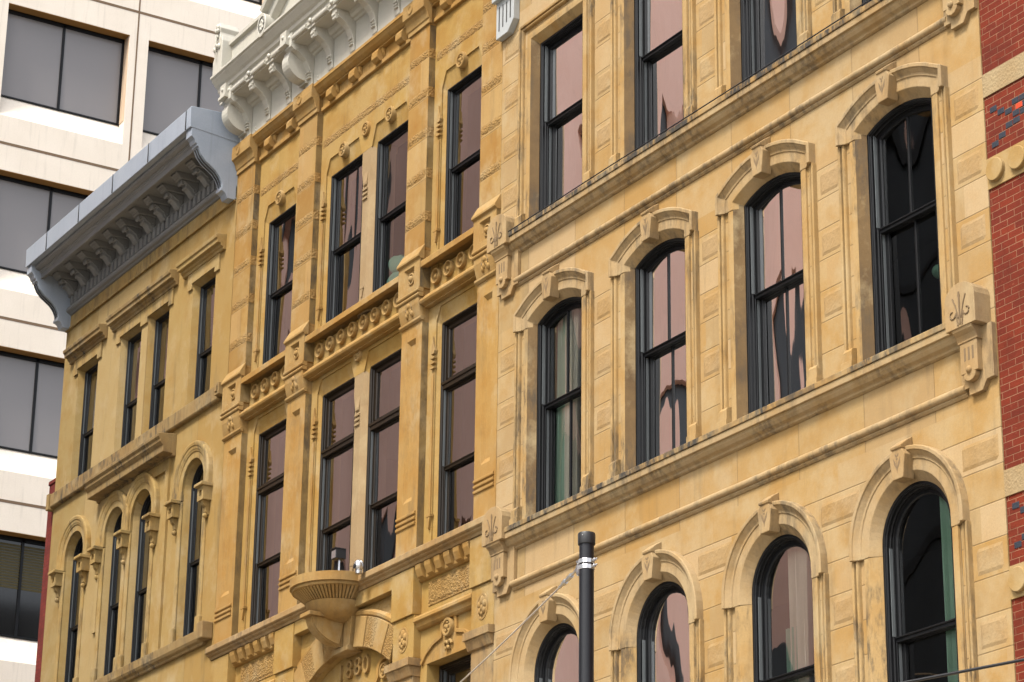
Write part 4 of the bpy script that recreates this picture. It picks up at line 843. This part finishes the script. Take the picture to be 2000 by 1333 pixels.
# ================================================================== white office tower down the street
T = thing('office_tower', 'white precast concrete office tower with wide grey windows, rising behind the stone fronts', 'building')
TX = -56.0; sc_ = (-TX)/75.
def ty(y): return (y+17)*sc_-17
def tz(z): return 1.7+(z-1.7)*sc_
FH = 5.9*sc_; bays = [ty(8.58)+i*(ty(13.50)-ty(8.55)) for i in range(-2, 5)]; WW = ty(12.85)-ty(8.58)
zw = [tz(39.36)-i*FH for i in range(-3, 7)]; WH = tz(42.52)-tz(39.36)
k = MB(); y0, y1 = bays[0]-.35, bays[-1]+WW+.35; z1 = zw[0]+WH+1.6
def wallx(out, holes, x): 
    loops = [[Vector((a, b, 0)) for a, b in out]]+[[Vector((a, b, 0)) for a, b in h] for h in holes]; pts = [p for l in loops for p in l]
    k.add([(x, p.x, p.y) for p in pts], tessellate_polygon(loops))
SL = tz(39.3)-tz(38.45); DP = .34
holes = []
for b in bays:
    for z in zw: holes.append([(b, z-SL), (b, z+WH), (b+WW, z+WH), (b+WW, z-SL)])
wallx([(y0, 0), (y0, z1), (y1, z1), (y1, 0)], holes, TX)
for b in bays:
    for z in zw:
        A = [(TX, b, z-SL), (TX, b, z+WH), (TX, b+WW, z+WH), (TX, b+WW, z-SL)]; Bq = [(TX-DP, b, z), (TX-DP, b, z+WH), (TX-DP, b+WW, z+WH), (TX-DP, b+WW, z)]
        k.add(A+Bq, [(0, 1, 5, 4), (1, 2, 6, 5), (2, 3, 7, 6), (3, 0, 4, 7)])
k.box(TX-18, TX-.6, y0, y1, 0, z1-.5); k.add([(TX, y0, 0), (TX, y0, z1), (TX-18, y0, z1), (TX-18, y0, 0)], [(0, 1, 2, 3)]); k.add([(TX, y0, z1), (TX, y1, z1), (TX-18, y1, z1), (TX-18, y0, z1)], [(0, 1, 2, 3)])
tw = k.build('wall', CONC, T, recalc=False)
k = MB()
for z in zw: zz = z+WH+(tz(43.45)-tz(42.52)); k.box(TX-.01, TX+.004, y0, y1, zz-.035, zz+.035)
for b in bays: yy = b+WW+(ty(13.12)-ty(12.85)); k.box(TX-.01, TX+.0045, yy-.02, yy+.02, 0, z1)
k.build('panel_joints', CONCJ, T)
for i, b in enumerate(bays):
    if i not in (2, 3): continue
    for z in zw[1:8]:
        k = MB(); xx = TX-DP+.02; f_ = .05
        k.box(xx-.04, xx+.03, b, b+WW, z+WH-.11, z+WH); k.box(xx-.04, xx+.02, b, b+WW, z, z+.04); k.box(xx-.04, xx+.03, b, b+.05, z, z+WH); k.box(xx-.04, xx+.03, b+WW-.07, b+WW, z, z+WH); mc = b+WW*.495; k.box(xx-.04, xx+.03, mc-.03, mc+.03, z, z+WH)
        w = k.build('office_window', FRAME, T); hd = MB(); hd.box(TX-DP+.05, TX-.004, b+.002, b+WW-.002, z+WH-.012, z+WH-.001); hd.build('soffit_bounce', SOFF, T); hd = MB(); hd.box(TX-DP+.05, TX-.02, b+WW-.012, b+WW-.001, z+.01, z+WH-.013); hd.build('reveal_bounce', REVL, T); q = MB(); q.box(xx-.035, xx-.01, b+.02, b+WW-.02, z+.02, z+WH-.05); q.build('pane', BLINDG if z > 18 else DARKP, w)  # head and reveal boxes added to carry the painted bounce tint
        if z < 18:
            q = MB()
            for v in range(16): q.px([(0, 0), (.012, .0), (.012, .05), (0, .05)], 0, 1) if False else q.box(xx-.009, xx-.004, b+.06, b+WW-.08, z+WH*.48+v*.066, z+WH*.48+v*.066+.05)
            q.build('blind', BLINDK, w)

# ================================================================== street, and the buildings across it that the panes mirror
k = MB(); k.box(-260, 160, -16, -5.2, -.3, 0); o = k.build('road', ASPH); struct(o)
k = MB(); k.box(-260, 160, -5.2, .5, -.3, .14); o = k.build('pavement', PAVE); struct(o)
k = MB(); k.box(-260, 160, -40, -16, -.3, .14); o = k.build('far_pavement', PAVE); struct(o)
k = MB(); k.box(-600, 600, -600, 600, -.8, -.31); o = k.build('ground', ASPH); struct(o)
Pk = thing('pink_stucco_building', 'tall pink stucco building across the street, mirrored in the window panes', 'building')
k = MB(); YB = -25.; hs = []
for i in range(10):
    for j in range(8):
        x = -126+i*7.4; z = 20+j*5.6
        if (i*3+j*5) % 8 in (1, 4, 6): continue
        hs.append([(x, z), (x, z+3.4), (x+4.3, z+3.4), (x+4.3, z)])
hs = [h for h in hs if h[2][0] < -70.5]
for x0_, z0_, x1_, z1_ in ((-69.2, 24.5, -64.4, 34.5), (-63.4, 24.5, -59.9, 28.4), (-57.8, 24.5, -53.4, 29.6), (-58.4, 34.2, -53.2, 46), (-63.4, 34.0, -61.2, 38.0), (-66.0, 35.0, -64.4, 38.8), (-61.5, 19.6, -59.7, 24)): hs.append([(x0_, z0_), (x0_, z1_), (x1_, z1_), (x1_, z0_)])
out = strip(-130, -52.5, 0, 66); k.wall(out, hs, YB); k.box(-130, -52.5, YB-14, YB-.5, 0, 66)
for h in hs: k.loft(h, h, YB, YB-.49)
k.build('wall', PINK, Pk)
k = MB()
for h in hs: k.box(h[0][0], h[2][0], YB-.45, YB-.42, h[0][1], h[1][1])
k.build('window', DKBLD, Pk)
k = MB(); k.box(-130, -52.5, YB, YB+.3, 0, 18.8); k.build('dark_podium', DKBLD, Pk)
Dk = thing('dark_office_building', 'dark glass office building across the street, mirrored in the window panes', 'building')
k = MB(); k.box(-52, -36, -40, -24.6, 0, 44); k.build('wall', DKBLD, Dk)
k = MB()
for j in range(10): k.box(-52, -36, -24.6, -24.5, 4+j*4, 4.35+j*4)
k.build('spandrel', FRAMEB, Dk)

# ================================================================== small things
P0 = thing('utility_pole', 'black round steel pole with cap and two bright steel bands before the arched windows', 'pole', (-21.88, -3, .14))
def world(o): return o
k = MB(); k.lathe_z(0, 0, [(.095, 0), (.076, 8.0), (.0755, 9.20)], 28); k.build('shaft', POLE, P0, smooth=True)
k = MB(); k.lathe_z(0, 0, [(.088, 9.17), (.090, 9.175), (.090, 9.275), (.084, 9.29), (.01, 9.295)], 28); o = k.build('pole_cap', RUB, P0, smooth=True)
k = MB(); k.ball((.045, -.078, 9.25), .007, .007, .007, 8, 6); k.ball((-.085, -.03, 9.18), .009, .009, .009, 8, 6); k.build('screw', STEEL, o)
for dz in (.0, .062):
    k = MB(); k.lathe_z(0, 0, [(.079, 8.905+dz), (.084, 8.906+dz), (.084, 8.950+dz), (.079, 8.951+dz)], 12)
    k.tube([(.084, .02, 8.928+dz), (.15, .03, 8.935+dz)], .011, 8); k.tube([(.11, .02, 8.93+dz), (.125, .022, 8.93+dz)], .02, 6)
    k.build('steel_band', STEEL, P0, bevel=.002)
k = MB()
for dz in (-.02, .10): k.box(-.15, -.06, -.03, .02, 8.91+dz, 8.93+dz)
k.tube([(-.15, .0, 8.88), (-.15, .0, 9.02)], .016, 8); k.lathe_y(-.145, 8.955, [(.045, -.015), (.045, .015)], 14); k.build('eye_bracket', STEEL, P0, smooth=True)
def seg(a, b, t): return tuple(a[i]+(b[i]-a[i])*t for i in range(3))
ga, gb = (-22.03, -3.0, 9.10), (-31.15, -.02, 9.41)
def sag(t, d): p = seg(ga, gb, t); return (p[0], p[1], p[2]-d*4*t*(1-t))
k = MB(); k.tube([sag(t/20, .05) for t in range(0, 21)], .0095, 6); k.lathe_y(gb[0], gb[2], [(.03, -.03), (.03, .0)], 10)
g = tag(k.build('guy_wire', WIRE, smooth=True), 'thin steel guy wire running down left from the black pole to the ochre front', 'wire')
k = MB(); k.tube([sag(.004, .05), sag(.014, .05)], .026, 8, .018); k.tube([sag(.014, .05), sag(.03, .05)], .013, 8); k.tube([sag(.03, .05), sag(.045, .05)], .026, 8); k.tube([sag(.045, .05), sag(.055, .05)], .018, 8); k.tube([sag(.055, .05), sag(.066, .05)], .028, 8); k.tube([sag(.066, .05), sag(.084, .05)], .016, 8)
k.build('turnbuckle', STEEL, g, smooth=True)
k = MB(); k.tube([(-30+i*1.2, -3.0+.0*i, 6.92+.145*0+( -.073*(i*1.2-13.02)) + .0004*(i*1.2-13)**2) for i in range(0, 34)], .013, 6)
tag(k.build('power_cable', RUB, smooth=True), 'black overhead cable crossing the bottom right corner', 'cable')
F0 = thing('floodlight', 'small black box floodlight on a short stem above the stone bowl balcony', 'lamp', (-32.78, -.22, 11.9))
k = MB(); k.box(-.075, .075, -.09, .07, .30, .44); k.px([(-.09, .44), (-.11, .445), (-.11, .455), (.07, .455), (.07, .44)], -.08, .08); k.build('lamp_housing', RUB, F0, bevel=.008)
k = MB(); k.box(-.06, .06, -.095, -.088, .31, .42); k.build('lamp_glass', STEEL, F0); k = MB(); k.tube([(0, .0, -.05), (0, 0, .31)], .016, 8); k.build('stem', STEEL, F0, smooth=True)
k = MB(); k.ball((0, 0, 0), .07, .07, .085, 16, 10); D0 = tag(k.build('dome_camera', STEEL, smooth=True, loc=(-32.17, -.22, 11.97)), 'small silver dome camera where the bowl balcony meets the sill', 'camera')
k = MB(); k.lathe_y(.0, -.02, [(.035, -.068), (.035, -.074), (.02, -.08), (.004, -.081)], 14); k.build('lens', RUB, D0, smooth=True); k = MB(); k.lathe_z(0, 0, [(.045, -.12), (.05, -.075), (.03, -.06)], 14); k.build('mount', STEEL, D0, smooth=True)
def cushion(z, lab, sx, rot):
    k = MB(); n, q = 20, 12
    v = []; f = []
    for j in range(q+1):
        t = PI*j/q
        for i in range(n):
            a = 2*PI*i/n; rr = (abs(math.cos(a))**4+abs(math.sin(a))**4)**-.25; w = .012*math.sin(7*a+z*9)+.010*math.sin(5*t+3*a)
            st = math.sin(t)**.6+.004; v.append((sx*(st*math.cos(a)*rr*.8+w), .16*(st*math.sin(a)*rr*.8+w), .13*math.copysign(abs(math.cos(t))**.8, math.cos(t))+w))
    for j in range(q): f += [(j*n+i, j*n+(i+1) % n, (j+1)*n+(i+1) % n, (j+1)*n+i) for i in range(n)]
    k.add(v, f); o = k.build('cushion', GREENC, smooth=True, loc=(-32.50, .53, z)); o.rotation_euler = (.1, rot, .3)
    tag(o, lab, 'cushion', 'green cushions on a window ledge')
cushion(16.58, 'mint green cushion lying on the ledge inside the paired window, lower of two', .34, -.08)
cushion(16.83, 'mint green cushion stacked on top of another inside the paired window', .32, .14)
def curtain(x0, x1, y, z0, z1, mat, lab, taper=0., seed=0):
    k = MB(); n, q = 48, 12; rnd = random.Random(seed); ph = rnd.random()*6; v = []; f = []
    for s in (0, .012):
        for j in range(q+1):
            tz_ = j/q
            for i in range(n+1):
                u = i/n; wv = .035*math.sin(u*34+ph+.8*math.sin(tz_*2.2+ph))+.018*math.sin(u*71+ph*2)
                v.append((x0+(x1-x0)*u*(1-taper*(1-tz_)), y+s+wv, z0+(z1-z0)*tz_))
    N = (n+1)*(q+1)
    for s in (0, 1):
        for j in range(q):
            for i in range(n): a = s*N+j*(n+1)+i; f.append((a, a+1, a+n+2, a+n+1))
    for j in range(q): a = j*(n+1); f.append((a, a+n+1, N+a+n+1, N+a)); a += n; f.append((a, a+n+1, N+a+n+1, N+a))
    k.add(v, f); tag(k.build('curtain', mat, smooth=True), lab, 'curtain', 'curtains behind the arched windows')
curtain(-27.62, -27.28, .34, 11.6, 14.6, CURT, 'cream curtain behind the arched window nearest the ochre building, in the row above the pole', .0, 1)
curtain(-27.84, -27.62, .36, 11.6, 14.6, CURTG, 'green curtain beside the cream one in the arched window nearest the ochre building', .0, 2)
curtain(-22.92, -22.55, .34, 7.5, 10.3, CURT, 'cream curtain filling the right half of the round headed window second from the brick', .0, 3)
curtain(-23.00, -22.80, .36, 7.5, 9.15, CURTG, 'short green curtain under the cream one in the round headed window second from the brick', .0, 4)
curtain(-20.28, -20.12, .34, 7.5, 10.3, CURTG, 'narrow green curtain at the edge of the round headed window beside the brick', .0, 5)
k = MB(); k.ball((0, 0, 0), .09, .09, .085, 16, 10); G0 = tag(k.build('lamp_globe', GREENC, smooth=True, loc=(-21.10, 1.15, 12.95)), 'pale green glass globe lamp seen through the segmental window beside the brick', 'lamp')
k = MB(); k.tube([(0, 0, .08), (0, 0, 2.2)], .008, 6); k.build('cord', RUB, G0)
